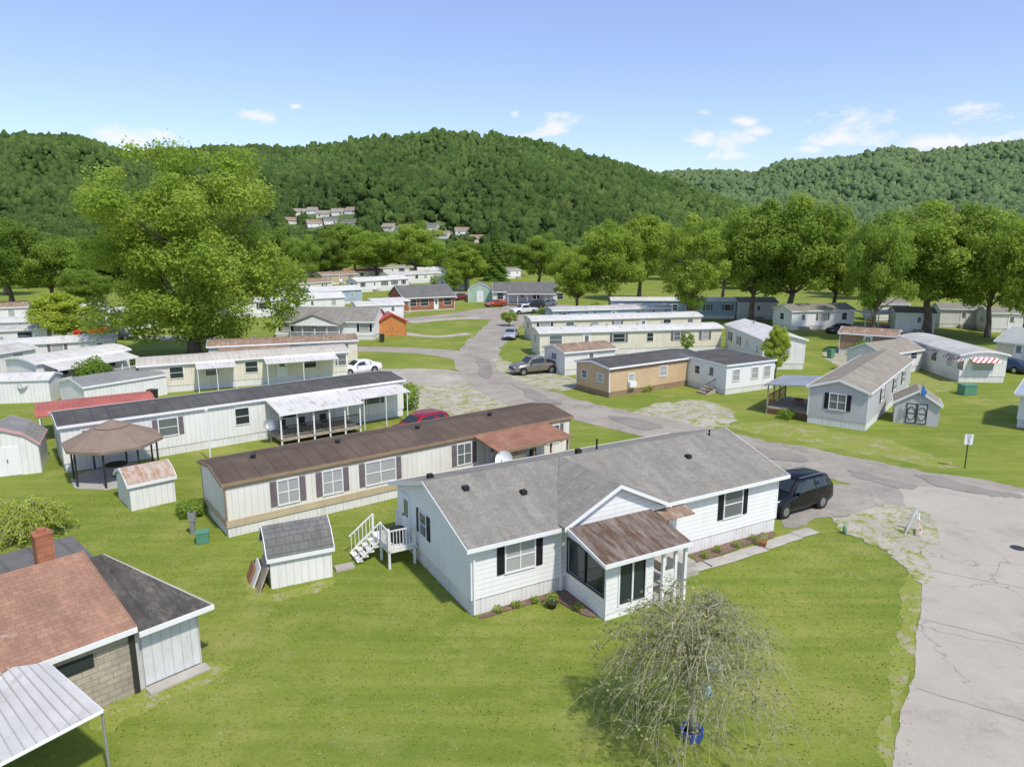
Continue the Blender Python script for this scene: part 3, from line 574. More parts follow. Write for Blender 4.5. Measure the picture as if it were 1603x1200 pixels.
for i in range(5): b.add([(.1+.08*i,.05*math.sin(i*2),3.3-.12*i),(.1+.08*(i+1),.05*math.sin(i*2+2),3.18-.12*i),(.05+.06*(i+1),.05*math.sin(i*2+2),2.3),(.05+.06*i,.05*math.sin(i*2),2.3)],[(0,1,2,3)])
b.build('cloth',mat('flag_blue',(.05,.18,.45),.8,.2,3),e,rec=False)
# --- foreground garage
ga=G(-180,1133,2.2); gr=G(330,940,2.25)
e_=Vector((gr[0]-ga[0],gr[1]-ga[1])).normalized()
rb=Vector(G(203,970,2.3)); s0=(rb-Vector(ga)).dot(e_); s1=(Vector(gr)-Vector(ga)).dot(e_)
fg=Hs(); fg.o=Vector(ga); fg.ang=math.atan2(e_.y,e_.x); fg.L=s1; fg.W=7; fg.h=2.2; fg.sk=0
fg.root=empty('garage','concrete block garage with faded red shingles, black rolled roofing and brick chimney at lower left','garage',ga,fg.ang)
b=MB(); b.prism([(.25,0),(4.6,0),(4.6,3.1),(.25,2.28)],.3,s0-.1); b.build('wall',block,fg.root)
gb=mat('grey_boards',(.57,.555,.52),.7,.12,1,'rib',.25,dirt=.5)
sr=s1-1.7
def hexa(b,P0,P1,P2,P3,zt,zb=0):
    P=[P0,P1,P2,P3]; b.add([(p[0],p[1],zb) for p in P]+[(p[0],p[1],z) for p,z in zip(P,zt)],[(3,2,1,0),(4,5,6,7),(0,1,5,4),(1,2,6,5),(2,3,7,6),(3,0,4,7)])
b=MB(); hexa(b,(s0-.09,.3),(s1-.35,.3),(sr-.3,4.5),(s0-.09,4.5),(2.08,2.08,2.8,2.8)); b.build('wall',gb,fg.root)
b=MB(); b.box(.3,sr-.4,4.61,8.4,0,2.4); b.build('wall',block,fg.root)
b=MB(); b.prism([(0,2.3),(4.7,3.3),(4.7,3.2),(0,2.2)],0,s0); b.build('roof',sh_red,fg.root)
b=MB(); b.slab([(s0+.003,-.1,2.15),(s1,-.1,2.15),(sr,4.7,2.98),(s0+.003,4.7,2.98)],.08); b.build('roof',roll,fg.root)
b=MB(); b.slab([(0,4.55,2.62),(sr-.05,4.75,2.62),(sr+.1,8.7,2.45),(0,8.7,2.45)],.1); b.build('roof',mat('roof_felt_grey',(.15,.143,.13),.9,.2,.8,'corr',1.0),fg.root)
b=MB(); b.box(0,s0,-.05,-.003,2.14,2.31); b.build('fascia',white,fg.root)
b=MB(); b.box(s0+.003,s1+.03,-.16,-.103,2.0,2.16); b.build('fascia',white,fg.root)
b=MB(); b.tube((s1+.02,-.12,2.12),(sr+.02,4.72,2.94),.05,n=4); b.build('rake_trim',concrete,fg.root)
b=MB(); b.prism([(0,2.32),(4.7,3.32),(4.7,3.2),(0,2.2)],s0-.02,s0+.02); b.build('rake_trim',sh_red,fg.root)
b=MB(); b.box(-.1+s0-.1,s0-.04,.18,.26,.0,2.1); b.build('downspout',dkmetal,fg.root)
b=MB(); b.box(s0+.15,s1-.42,.26,.298,.08,1.95); d=b.build('door',mat('door_grey_white',(.64,.64,.62),.6,.08,2,'rib',.3,dirt=.4),fg.root); 
b=MB(); b.tube((s0+.1,.24,1.98),(s1-.4,.24,1.98),.03); b.build('door_track',dkmetal,fg.root)
w0=MB(); w0.box(s0-2.2,s0-1.2,.2,.248,1.45,1.85); w=w0.build('window',dkmetal,fg.root); q=MB(); q.box(s0-2.15,s0-1.25,.18,.198,1.5,1.8); q.build('pane',glass,w)
x=s0-1.05
b=MB(); b.box(x-.26,x+.26,4.8,5.32,2.4,4.15); ch=b.build('chimney',brick,fg.root); b=MB(); b.box(x-.28,x+.28,4.78,5.34,4.151,4.22); b.build('chimney_cap',brick,ch)
b=MB(); b.tube((x,5.06,4.22),(x,5.06,4.36),.14,n=10); b.build('flue',terr,ch)
b=MB(); b.box(s0+.1,s1-.3,-.25,.2,0,.06); b.build('threshold_slab',concrete,fg.root)
c1=G(160,1110,2.1); c2=G(75,1036,2.35); c3=G(-120,1062,2.35); c4=G(-60,1225,2.1)
cn=empty('metal_canopy','white ribbed metal canopy on thin poles in the lower left corner','canopy',c1)
def rel(p,z): return (p[0]-c1[0],p[1]-c1[1],z)
b=MB(); b.slab([rel(c1,2.1),rel(c2,2.35),rel(c3,2.35),rel(c4,2.1)],.05); cs=b.build('roof_sheet',mat('canopy_white',(.53,.515,.48),.7,.14,.8,None,.28,(.4,.365,.31),bump=.5,rust=.3),cn)
seamm=mat('canopy_seam',(.43,.42,.39),.7,.1,2)
for k in range(1,12):
    f=k/12; p=Vector(rel(c1,2.1)).lerp(Vector(rel(c4,2.1)),f); q=Vector(rel(c2,2.35)).lerp(Vector(rel(c3,2.35)),f); b=MB(); b.tube(p+Vector((0,0,.005)),q+Vector((0,0,.005)),.02,n=4); b.build('standing_seam',seamm,cn)
b=MB(); b.tube(rel(c1,2.05),rel(c4,2.05),.05); b.build('edge_beam',white,cn); b=MB(); b.tube(rel(c1,2.06),rel(c2,2.3),.04); b.build('edge_beam',white,cn)
for p,z in((c1,2.05),(c4,2.05)): b=MB(); r_=rel(p,0); b.tube((r_[0]-.05,r_[1]+.05,0),(r_[0]-.05,r_[1]+.05,z),.035); b.build('pole',grmetal,cn)
# --- right: grey trailer
gt=house('mobile_home','grey sided mobile home with mottled brown roof, gable end facing the road at right','mobile home',(1262,661),(1355,675),18,2.95,greylap,sh_old,GAB,.7,.15,.15,.6,gf=True,win=None)
window(gt,'r',gt.W*.5,1.35,1.1,1.15,shut,pane=glassc,mull=1)
for u in(4,8,13): window(gt,'b',u,1.4,1,1,shut)
porch(gt,12.2,17.2,3.4,2.75,2.4,bluemetal,4,.6,True,wood,railm=woodr)
for x in(12.4,14.5,16.9): b=MB(); b.box(x,x+.1,-3.3,-.1,.0,.45); b.build('deck_beam',woodr,gt.root)
x,y=loc(gt,14.6,-1.6); b=MB(); b.box(-.5,.5,-.25,.25,.95,1.0); [b.box(a,a+.06,c,c+.06,.6,.95) for a in(-.48,.42) for c in(-.23,.17)]; o=b.build('patio_table',woodr); o.location=(x,y,0); o.rotation_euler=(0,0,gt.ang); tag(o,'small wooden table on the blue-roofed deck','table')
tt=house('mobile_home','tan ribbed mobile home with black roof and white front addition, across the road','mobile home',(953,623),(1100,599),4.6,2.75,ribtan,tar_bk,GAB,.3,.15,.15,.5,win=None,skm=brownt)
window(tt,'f',6.6,1.3,.9,.9); window(tt,'f',2.6,1.3,.7,.6,pane=glassb); window(tt,'l',1.2,1.3,.7,.7); window(tt,'l',3.4,1.3,.7,.7)
b=MB(); b.box(-.02,tt.L,-.02,-.003,2.25,2.6); b.build('siding_band',brownt,tt.root)
b=MB(); b.box(2.2,3.0,-.35,-.07,.75,1.2); b.build('air_conditioner',white,tt.root)
ta=house('house_addition','boxy white addition with flat black roof at the right end of the tan mobile home','house',(1135,618),(1210,607),6.5,2.75,siding,tar_bk,FLAT,.15,.12,.12,.5,win=None)
for u in(1.2,3.6,5.2): window(ta,'f',u,1.2,.8,1.0)
door(ta,'l',1.8,h=1.95); window(ta,'l',3.6,1.4,.6,.7)
x,y=loc(ta,-1.6,.8); e=empty('steps','wooden entry steps at the white addition door','steps',(x,y),ta.ang)
for i in range(3): b=MB(); b.box(.4*i,.4*i+.4,0,1.2,0,.18*(i+1)); b.build('step',wood,e)
b=MB(); railn(b,(0,0),(1.2,0),.2,1.0,.6,1.4,5); b.build('railing',dkmetal,e)
# ---- generic homes
def hm(label,A,B,W,h,wall,roof,prof=ARC,rise=.35,**k):
    return house(k.pop('name','mobile_home'),label,k.pop('cat','mobile home'),A,B,W,h,wall,roof,prof,rise,**k)
l6=hm('cream and white mobile home with long white window awnings behind the black-roofed one',(222,618),(545,590),4.3,2.7,ribcream,mat('roof_cream',(.52,.475,.4),.7,.12,.5,'corr',.5,(.35,.3,.23),bump=.3,rust=.3),win=None)
for u in(3,6,9.5,15,18): window(l6,'f',u,1.3,1.1,1.0)
door(l6,'f',12.3)
for (x0,x1) in((4.6,8.0),(10.6,17.4)): b=MB(); b.slab([(x0,-.02,2.6),(x1,-.02,2.6),(x1,-2.0,2.3),(x0,-2.0,2.3)],.05); b.build('porch_roof',mwhite,l6.root); [MB().box(x-.03,x+.03,-1.95,-1.9,0,2.26).build('post',white,l6.root) for x in(x0+.1,(x0+x1)/2,x1-.1)]
l7=hm('cream mobile home with brown patched roof right behind the awninged cream one',(330,585),(560,572),4.3,2.9,ribcream,rustbr)
porch(l7,1,8,1.8,2.7,2.4,rustbr,4,.5,False)
l5=hm('white mobile home with dark screened porch at far left',(62,615),(205,588),4.6,2.8,ribw,mwhite,win=None)
porch(l5,.5,8.5,2.2,2.7,2.3,mwhite,6,.5,True); door(l5,'f',4.5); window(l5,'f',2.2,1.3,1.2,1.1,pane=glass); window(l5,'f',6.8,1.3,1.6,1.1,pane=glass)
shed('small white shed with pale roof left of the screened porch home',(-10,632),(80,629),2.4,2.1,ribw,mwhite,GAB,.35,False)
shed('low white shed with wide grey roof behind the red carport',(135,640),(262,617),4.5,1.9,ribw,mat('roof_slate',(.24,.24,.225),.8,.15,.5,'corr',.5),GAB,.5,False)
rc=empty('carport','red metal roofed carport behind the long black-roofed home','carport',G(66,695),R(33)); 
b=MB(); b.prism([(0,1.95),(.6,2.2),(2.2,2.32),(3.8,2.2),(4.4,1.95),(4.4,1.87),(3.8,2.1),(2.2,2.22),(.6,2.1),(0,1.87)],-.2,7.3); b.build('roof',redmetal,rc)
for x in(0,3.5,7): 
    for y in(.1,4.3): b=MB(); b.box(x,x+.08,y-.04,y+.04,0,1.9); b.build('post',white,rc)
hm('long pale mobile home with stained silver roof at left edge, nearest of its row',(-60,606),(60,583),4.3,2.7,ribw,msilver)
hm('white mobile home with silver roof at the left edge behind the screened porch home',(-80,585),(185,566),4.3,2.7,ribw,mwhite)
hm('pale mobile home with rounded white roof, left of the red pickup',(-60,556),(77,548),4.3,2.8,ribw,msilver)
hm('low white mobile home with grey roof left of the parked silver car',(-40,534),(75,531),4.3,2.6,ribw,mwhite)
hm('white mobile home with brown roof edge in the far left row',(-60,512),(46,507),4.5,2.9,ribw,rustbr,GAB,.6)
hm('white mobile home with red-brown awning behind the small yellow tree',(60,512),(165,508),4.5,3,ribw,mwhite)
hm('pale grey mobile home seen left of the big tree trunk',(168,518),(245,512),4.3,2.9,greylap,mwhite)
hm('white mobile home right behind the big tree',(360,500),(462,492),4.3,2.9,ribw,msilver)
l8=hm('white ranch house with grey gable roof and covered front porch near the orange shed',(432,531),(586,532),7.5,2.7,siding,sh_grey,GAB,1.5,cat='house',name='ranch_house',over=.35,win=None)
for u in(1.5,12.5): window(l8,'f',u,1.2,1.3,1.0,shut)
door(l8,'f',5.5); porch(l8,2.8,9.8,2.4,2.7,2.4,sh_grey,5,.5,True)
b=MB(); b.slab([(2.6,-2.7,2.35),(2.6,.4,2.75),(6.3,3.2,4.1),(6.3,-2.7,3.75)],.08); b.slab([(6.3,-2.7,3.751),(6.3,3.2,4.1),(10,.4,2.75),(10,-2.7,2.35)],.08); b.build('porch_gable_roof',sh_grey,l8.root); b=MB(); b.prism([(2.9,2.3),(9.7,2.3),(6.3,3.6)],-2.55,-2.4,'y'); b.build('gable_wall',siding,l8.root)
shed('small orange-brown wooden shed with red roof beside the white ranch house',(592,527),(636,525),3,2.2,orange,redmetal,GAB,1.1,True,orange,redp,.25)
hm('white house with silver metal roofed porch behind the orange shed',(560,503),(632,500),6,2.7,ribw,mwhite,name='house',cat='house')
br=hm('red brick ranch house with grey hipped roof',(632,488),(712,484),9,2.8,brick,sh_dark,GAB,1.9,name='brick_house',cat='house',over=.5,sk=.2,win=None)
for u in(1.8,4.2,9): window(br,'f',u,1.0,1.6,1.2,pane=glass)
door(br,'f',6.6); porch(br,-7,0,4,2.8,2.5,mwhite,4,.1,False)
hm('pale blue house with white roof left of the brick house',(489,479),(567,474),6,3.0,bluelap,mwhite,GAB,.7,name='house',cat='house')
far=[((470,462),(520,458),'cream mobile home in the far rows left of the pale blue house',creamlap,rustbr),((505,446),(560,443),'tan mobile home with orange-brown roof in the far rows',tanlap,rustbr),((560,458),(640,452),'white mobile home directly behind the pale blue house',ribw,mwhite),
 ((545,440),(600,437),'cream mobile home with red roof in the far rows',creamlap,redmetal),((610,446),(690,441),'white mobile home with silver roof behind the brick house',ribw,msilver),((655,436),(700,434),'small white mobile home farthest back in the middle rows',ribw,mwhite),
 ((480,434),(530,432),'rust-roofed home in the farthest left row',ribw,redmetal),((590,432),(650,430),'long pale home in the farthest middle row',ribw,sh_old),((700,455),(735,453),'pale green home left of the white farmhouse',mat('green_lap',(.4,.5,.4),.6,.1,1,'lap',.25),sh_grey),
 ((430,468),(466,466),'white mobile home just right of the big tree',ribw,sh_grey),((775,437),(815,435),'white cottage behind the white farmhouse',siding,sh_grey),((470,492),(540,488),'low white home in front of the pale blue house',ribw,mwhite)]
for A,B,l,w_,r_ in far: hm(l,A,B,4.5,2.9,w_,r_,GAB,.8)
cf=hm('white farmhouse with grey roof and long porch at the head of the road',(772,477),(872,477),8,2.9,siding,sh_dark,GAB,1.6,name='house',cat='house',over=.4,win=None); porch(cf,3,13,2.4,2.9,2.5,sh_dark,6,.4,False); door(cf,'f',6); [window(cf,'f',u,1.2,1.2,1.2) for u in(1.5,9,14)]
shed('pale green gambrel shed left of the white farmhouse',(733,473),(770,473),5,2.6,mat('shed_green',(.4,.52,.42),.6,.1,1,'lap',.25),sh_dark,GAM,1.6,True,white)
r1=hm('long cream mobile home with vented white roof behind the tan pickup',(845,558),(1128,548),4.3,2.9,ribcream,mwhite)
for u in(5,9,13,17): b=MB(); b.lathe((u,2,3.15),[(.15,0),(.15,.3)],8); b.build('roof_vent',grmetal,r1.root)
hm('long cream mobile home with flaking roof, second in the middle row',(833,534),(1096,525),4.3,2.9,creamlap,mwhite)
hm('grey-blue mobile home with white roof, farthest in the middle row',(866,515),(1050,509),4.3,2.9,bluelap,msilver,band=redp)
ra=hm('white addition with rusty brown roof beside the tan pickup',(884,588),(962,580),4.2,2.5,ribw,rustbr,GAB,.5,name='house_addition',cat='house')
hm('long steel-blue mobile home under the airy pale tree',(957,498),(1150,499),4.5,3.2,bluelap,mwhite,n=7)
rw=hm('tall white home with stepped metal roof left of the slim yellow tree',(1135,547),(1192,578),4.5,3.3,ribw,mwhite,GAB,.6,win='auto')
window(rw,'r',2.2,1.6,1.4,1.1)
r4=hm('white mobile home with grey roof and red-trimmed porch between the large trees',(1238,517),(1335,514),5,3.0,siding,sh_grey,GAB,.8); porch(r4,r4.L,r4.L+7,2.5,2.8,2.5,mwhite,4,.5,True,railm=redp)
rs=hm('white mobile home with red striped window awnings at right',(1404,563),(1500,598),4.3,2.8,ribw,msilver,win=None)
def awn(H,face,u,z,w,d=.55):
    b=MB()
    if face=='f': b.slab([(u-w/2,-.02,z+.35),(u+w/2,-.02,z+.35),(u+w/2,-d,z),(u-w/2,-d,z)],.04)
    else: b.slab([(H.L+.02,u-w/2,z+.35),(H.L+.02,u+w/2,z+.35),(H.L+d,u+w/2,z),(H.L+d,u-w/2,z)],.04)
    b.build('awning',stripe,H.root)
for u in(2.5,5,8,11,13): window(rs,'f',u,1.3,1,1); awn(rs,'f',u,2.1,1.3)
window(rs,'r',2.1,1.2,2.0,1.1); awn(rs,'r',2.1,2.1,2.6,.8)
hm('brown-roofed home with open timber deck beside the striped awning home',(1312,553),(1400,560),5,2.6,brownt,rustbr,GAB,.5)
hm('grey-roofed white home just left of the striped awning home, behind the bush',(1380,590),(1440,580),4,2.4,ribw,sh_old,GAB,.9)
hm('pale yellow house with grey-green roof at the right edge',(1556,570),(1690,588),7,2.8,creamlap,mat('roof_greygreen',(.38,.4,.36),.8,.15,.6,'corr',.4),GAB,1.2,name='house',cat='house',over=.4)
hm('white house with blue-grey roof cut by the right edge, lower one',(1590,668),(1790,700),7,3.0,siding,mat('roof_bluegrey',(.34,.39,.43),.7,.1,.6,'corr',.4),GAB,1.0,name='house',cat='house',over=1.0)
for A,B,l in (((1400,520),(1462,522),'white mobile home seen between the two darkest right trees'),((1470,512),(1540,514),'pale mobile home behind the rightmost tree trunks'),((1545,520),(1620,522),'long white mobile home at the far right edge behind trees'),((1155,500),(1215,500),'white mobile home behind the leftmost large right trunk'),((1370,503),(1420,503),'small white home farthest back among the right trees')): hm(l,A,B,4.5,3,ribw,sh_grey,GAB,.7)
# ---------------------------------------------------------------- props
b=MB(); b.tube((0,0,0),(0,0,2.25),.035,n=8); sp=b.build('post',dkmetal)
ss=empty('speed_limit_sign','white speed limit 5 sign on a dark post beside the right road','sign',G(1510,733),R(-8)); sp.parent=ss
b=MB(); b.box(-.24,.24,-.05,-.035,1.55,2.2); sp2=b.build('sign_plate',sgn,ss)
def text(s,size,x,y,z,par,m,name='lettering'):
    cu=bpy.data.curves.new(name,'FONT'); cu.body=s; cu.size=size; cu.align_x='CENTER'; cu.extrude=.002
    o=bpy.data.objects.new(name,cu); C.objects.link(o); dg=bpy.context.evaluated_depsgraph_get(); me=bpy.data.meshes.new_from_object(o.evaluated_get(dg)); bpy.data.objects.remove(o)
    o=bpy.data.objects.new(name,me); me.materials.clear(); me.materials.append(m); C.objects.link(o); o.parent=par; o.location=(x,y,z); o.rotation_euler=(R(90),0,0); return o
text('SPEED',.11,0,-.055,2.06,sp2,dkmetal); text('LIMIT',.11,0,-.055,1.93,sp2,dkmetal); text('5',.42,0,-.055,1.6,sp2,dkmetal)
bx_,by_=G(1430,834); e=empty('barricade','white wooden A-frame barricade at the gravel corner','barricade',(bx_,by_),R(60)); e.scale=(.78,.78,.95)
for s_ in(-.5,.5):
    b=MB(); b.tube((s_,-.45,0),(s_*.7,0,1.35),.055,n=4); b.build('leg',woodw,e); b=MB(); b.tube((s_,.45,0),(s_*.7,0,1.35),.055,n=4); b.build('leg',woodw,e)
b=MB(); b.box(-.6,.6,-.24,-.19,.75,.92); b.build('rail',woodw,e); b=MB(); b.box(-.6,.6,-.36,-.31,.35,.48); b.build('rail',mat('orange_band',(.7,.3,.18),.6,.2,4),e)
e=empty('utility_box','green utility box on the lawn beside the shed path','utility box',G(318,848),R(20)); b=MB(); b.box(-.28,.28,-.25,.25,0,.5); b.build('cabinet',greenm,e,bevel=.03); b=MB(); b.box(-.3,.3,-.27,.27,.5,.56); b.build('lid',greenm,e,bevel=.02)
b=MB(); b.box(-.1,.1,-.08,.08,0,1.15); b.box(-.16,.16,-.11,.11,.7,1.15); o=b.build('utility_pedestal',grmetal); o.location=G(303,836)+(0,); tag(o,'grey utility pedestal next to the green box','utility pedestal')
e=empty('utility_box','dark green utility box on the lawn right of the grey barn shed','utility box',G(1513,617),R(5)); b=MB(); b.box(-.6,.6,-.5,.5,0,.85); b.build('cabinet',greenm,e,bevel=.04); b=MB(); b.box(-.63,.63,-.53,.53,.85,.93); b.build('lid',greenm,e)
b=MB(); b.lathe((0,0,0),[(.12,0),(.14,.2),(.1,.35),(.11,.45),(.02,.6)],12); o=b.build('garden_ornament',mat('ornament_green',(.16,.3,.2),.5,.2,5),smooth=True); o.location=G(1322,835)+(0,); o.scale=(.8,.8,.8); tag(o,'small green garden ornament at the end of the front walk','ornament')
bins=[(968,604),(1168,572),(240,628),(1300,560),(1395,588),(598,535),(1060,560)]
for k,(px,py) in enumerate(bins):
    e=empty('garbage_bin','upright wheeled garbage bin standing beside a mobile home','garbage bin',G(px,py),k*.7,'garbage bins beside the mobile homes'); m_=[greenm,dkmetal,dkmetal][k%3]
    b=MB(); b.add([(-.25,-.28,.05),(.25,-.28,.05),(.25,.28,.05),(-.25,.28,.05),(-.3,-.35,1.0),(.3,-.35,1.0),(.3,.35,1.0),(-.3,.35,1.0)],[(3,2,1,0),(4,5,6,7),(0,1,5,4),(1,2,6,5),(2,3,7,6),(3,0,4,7)]); b.build('body',m_,e); b=MB(); b.box(-.32,.32,-.38,.38,1.0,1.06); b.build('lid',m_,e)
bush(*G(301,806),.75,.75,lf_m,'round green shrub left of the white and tan mobile home end',n=1600)
bush(*G(151,610),1.6,3.0,lf_d,'dark green shrub beside the screened porch home',n=2500,leaf=.25)
bush(*G(1232,655),.7,.8,lf_m,'green shrub under the blue-roofed deck',n=900)
bush(*G(1356,556),1.8,2.0,lf_m,'round shrub right of the timber deck home',n=2000,leaf=.25)
bush(*G(1150,606),.5,.8,lf_m,'small shrub at the white addition front',n=500)
bush(*G(640,640),.9,2.2,lf_m,'shrub at the right end of the black-roofed home',n=1200,leaf=.2)
bush(*G(690,450),3,3.5,lf_m,'large rounded shrub in the far row behind the brick house',n=1500,leaf=.4)
bush(*G(1010,612),.8,.7,lf_m,'low shrub along the front of the tan mobile home',n=600)
def chair(x,y,z,a,label,group,m=dkmetal):
    e=empty('patio_chair',label,'chair',(x,y,z),a,group)
    b=MB(); b.box(-.25,.25,-.25,.25,.4,.44); b.build('seat',m,e); b=MB(); b.box(-.25,.25,.22,.26,.44,.95); b.build('backrest',m,e)
    for i in(-.23,.23):
        for j in(-.23,.23): b=MB(); b.tube((i,j,0),(i,j,.42),.02,n=5); b.build('leg',m,e)
for k,u in enumerate((13,14.4,16)): x,y=loc(t3,u,-1.2); chair(x,y,.5,t3.ang,'dark patio chair on the white metal porch','chairs on the white porch')
for k,u in enumerate((15,17.6)): x,y=loc(t2,u,-1.2); chair(x,y,.5,t2.ang,'dark patio chair under the rust-red porch roof','chairs under the rusty porch roof')
x,y=loc(mh,-.7,6.0); b=MB(); b.lathe((0,0,0),[(.28,0),(.3,.5),(.33,.5),(.33,.62),(.05,.72)],14); o=b.build('barbecue',black,smooth=False); o.location=(x,y,.84); tag(o,'black kettle barbecue on the white stair deck','barbecue')
# ---------------------------------------------------------------- cars
def car(label,pos,ang,col,style='suv',scale=(1,1,1),cat='car',metal=.4,name='parked_car',group=None,rough=.25,coat=.5):
    e=empty(name,label,cat,pos,ang,group); e.scale=scale
    pm=plain('paint',col,rough,metal,coat)
    if style=='suv':
        S=[(0,.42,.6,.66,.66,.5),(.1,.28,.78,.86,.84,.66),(.55,.24,.93,1.0,.91,.76),(1.2,.24,.99,1.08,.94,.8),(1.95,.24,1.02,1.58,.945,.68),(2.6,.24,1.03,1.68,.945,.69),(3.9,.24,1.06,1.64,.935,.67),(4.4,.26,1.06,1.52,.9,.62),(4.62,.34,1.02,1.12,.86,.68),(4.68,.42,.85,.92,.82,.66)]; wi=(3,4,7,8)
    elif style=='sedan':
        S=[(0,.38,.52,.58,.64,.5),(.1,.25,.66,.72,.82,.62),(.6,.22,.78,.85,.89,.74),(1.35,.22,.86,.94,.91,.78),(2.1,.22,.9,1.38,.91,.6),(2.7,.22,.91,1.45,.91,.62),(3.4,.22,.93,1.38,.91,.6),(4.1,.24,.94,1.02,.88,.72),(4.55,.28,.9,.98,.84,.68),(4.65,.38,.75,.82,.78,.62)]; wi=(3,4,6,7)
    else:
        S=[(0,.5,.75,.82,.75,.6),(.1,.36,.95,1.04,.9,.72),(.7,.34,1.05,1.14,.96,.82),(1.4,.34,1.1,1.18,.98,.84),(2.05,.34,1.12,1.78,.98,.72),(2.6,.34,1.12,1.84,.98,.72),(3.35,.34,1.12,1.8,.98,.72),(3.5,.34,1.12,1.2,.98,.84),(5.3,.36,1.12,1.16,.98,.86),(5.42,.45,1.0,1.06,.94,.8)]; wi=(3,4,6,7)
    b=MB(); n=None
    for (x,zb,zl,zt,hw,rw) in S:
        half=[(hw*.9,zb),(hw,zb+.12),(hw*1.0,(zb+zl)/2),(hw*.96,zl),(rw,zt-.07),(rw*.82,zt),(0,zt+.015)]
        loop=[(x,y,z) for y,z in half]+[(x,-y,z) for y,z in half[-2::-1]]; n=len(loop); b.v+=loop
    for k in range(len(S)-1):
        for i in range(n): b.f.append((k*n+i,k*n+(i+1)%n,(k+1)*n+(i+1)%n,(k+1)*n+i))
    b.f.append(tuple(range(n))); b.f.append(tuple(range((len(S)-1)*n,len(S)*n)))
    b.build('body',pm,e,True,.0)
    def side(s,k,t):
        x,zb,zl,zt,hw,rw=S[k]; y=hw*.96+(rw-hw*.96)*t; z=zl+(zt-.07-zl)*t; return (x,s*(y+.012),z)
    a0,a1,c0,c1=wi
    for s in(-1,1):
        ks=list(range(a1,c0+1)); 
        g=MB(); lo=[side(s,k,.1) for k in ks]; hi=[side(s,k,.9) for k in ks]
        x0=S[a0][0]; xa=S[a1][0]; fx=lambda f:(x0+(xa-x0)*f)
        P0=(fx(.35),s*(S[a0][4]*.955+.012),S[a0][2]+.07)
        g.add([P0,lo[0],hi[0]],[(0,1,2)])
        for i in range(len(ks)-1): g.add([lo[i],lo[i+1],hi[i+1],hi[i]],[(0,1,2,3)])
        g.build('side_window',glass,e,rec=False)
        for xp in ((S[a1][0]+S[c0][0])/2-.05,):
            p=MB(); yy=S[a1][4]*.96; p.add([(xp,s*(yy+.02),1.0),(xp+.07,s*(yy+.02),1.0),(xp+.07,s*(S[a1+1][5]+.03),S[a1+1][3]-.09),(xp,s*(S[a1+1][5]+.03),S[a1+1][3]-.09)],[(0,1,2,3)]); p.build('pillar',pm,e,rec=False)
    def cent(ka,kb,nm):
        xa,_,_,za,ha,ra=S[ka]; xb,_,_,zb_,hb,rb_=S[kb]; g=MB(); f0,f1=.1,.92
        def P(f,s,w): return (xa+(xb-xa)*f,s*w,za+(zb_-za)*f+.03)
        g.add([P(f0,-1,ra*.86),P(f0,1,ra*.86),P(f1,1,rb_*.84),P(f1,-1,rb_*.84)],[(0,1,2,3)]); g.build(nm,glass,e,rec=False)
    cent(a0,a1,'windshield'); cent(c1,c0,'rear_window')
    Lc=S[-1][0]; rw_=.34 if style!='pickup' else .39; wx=(.88,Lc-.98) if style!='pickup' else (.95,Lc-1.2)
    for x in wx:
        for s in(-1,1):
            hw=.93 if style!='sedan' else .9
            if style=='pickup': hw=.97
            b=MB(); b.lathe((x,s*(hw-.1),rw_+.03),[(rw_+.07,-.11),(rw_+.07,.11)],20,'y'); b.build('wheel_arch',black,e)
            b=MB(); b.lathe((x,s*(hw-.08),rw_),[(rw_*.6,-.12),(rw_*.93,-.12),(rw_,-.08),(rw_,.08),(rw_*.93,.12),(rw_*.6,.12)],20,'y'); w=b.build('wheel',black,e)
            b=MB(); b.lathe((x,s*(hw-.08),rw_),[(.05,-.135),(rw_*.62,-.125),(rw_*.62,.125),(.05,.135)],10,'y'); b.build('rim',rimm,w)
    zf=S[1][2]
    for s in(-1,1):
        b=MB(); b.box(.02,.3,s*.62-.15,s*.62+.15,zf-.14,zf+.0); b.build('headlight',lampc,e,bevel=.03)
        b=MB(); b.box(Lc-.12,Lc+.01,s*.68-.12,s*.68+.12,S[-2][2]-.28,S[-2][2]-.05); b.build('tail_light',lampr,e,bevel=.02)
        b=MB(); b.box(S[a0][0]+.35,S[a0][0]+.5,s*(S[a0][4]+.1)-.1,s*(S[a0][4]+.1)+.1,S[a0][2]+.02,S[a0][2]+.16); b.build('mirror',pm,e,bevel=.03)
    b=MB(); b.box(-.02,.1,-.4,.4,zf-.32,zf-.1); b.build('grille',dkmetal,e,bevel=.02)
    b=MB(); b.box(-.03,.12,-.7,.7,S[1][1]+.02,S[1][1]+.16); b.build('bumper',dkmetal if style!='pickup' else rimm,e,bevel=.03)
    b=MB(); b.box(Lc-.1,Lc+.04,-.7,.7,S[1][1]+.08,S[1][1]+.24); b.build('bumper',dkmetal if style!='pickup' else rimm,e,bevel=.03)
    if style=='suv':
        for s in(-1,1): b=MB(); b.tube((2.1,s*.62,1.68),(4.1,s*.6,1.68),.02); b.build('roof_rail',rimm,e)
    if style=='pickup': b=MB(); b.box(3.65,5.25,-.75,.75,1.16,1.2); b.build('truck_bed',black,e)
    return e
def carpx(label,p1,p2,col,style='suv',**k):
    a=Vector(G(*p1)); b=Vector(G(*p2)); d=(b-a); ang=math.atan2(d.y,d.x); m=(a+b)/2; u=d.normalized(); L={'suv':4.68,'sedan':4.65,'pickup':5.42}[style]
    o=m-u*L/2; return car(label,(o.x,o.y),ang,col,style,**k)
v1=Vector(G(1228,812)); v2=Vector(G(1288,795)); dv=(v2-v1).normalized(); nv=Vector((-dv.y,dv.x)); o_=(v1+v2)/2-dv*2.34+nv*.9
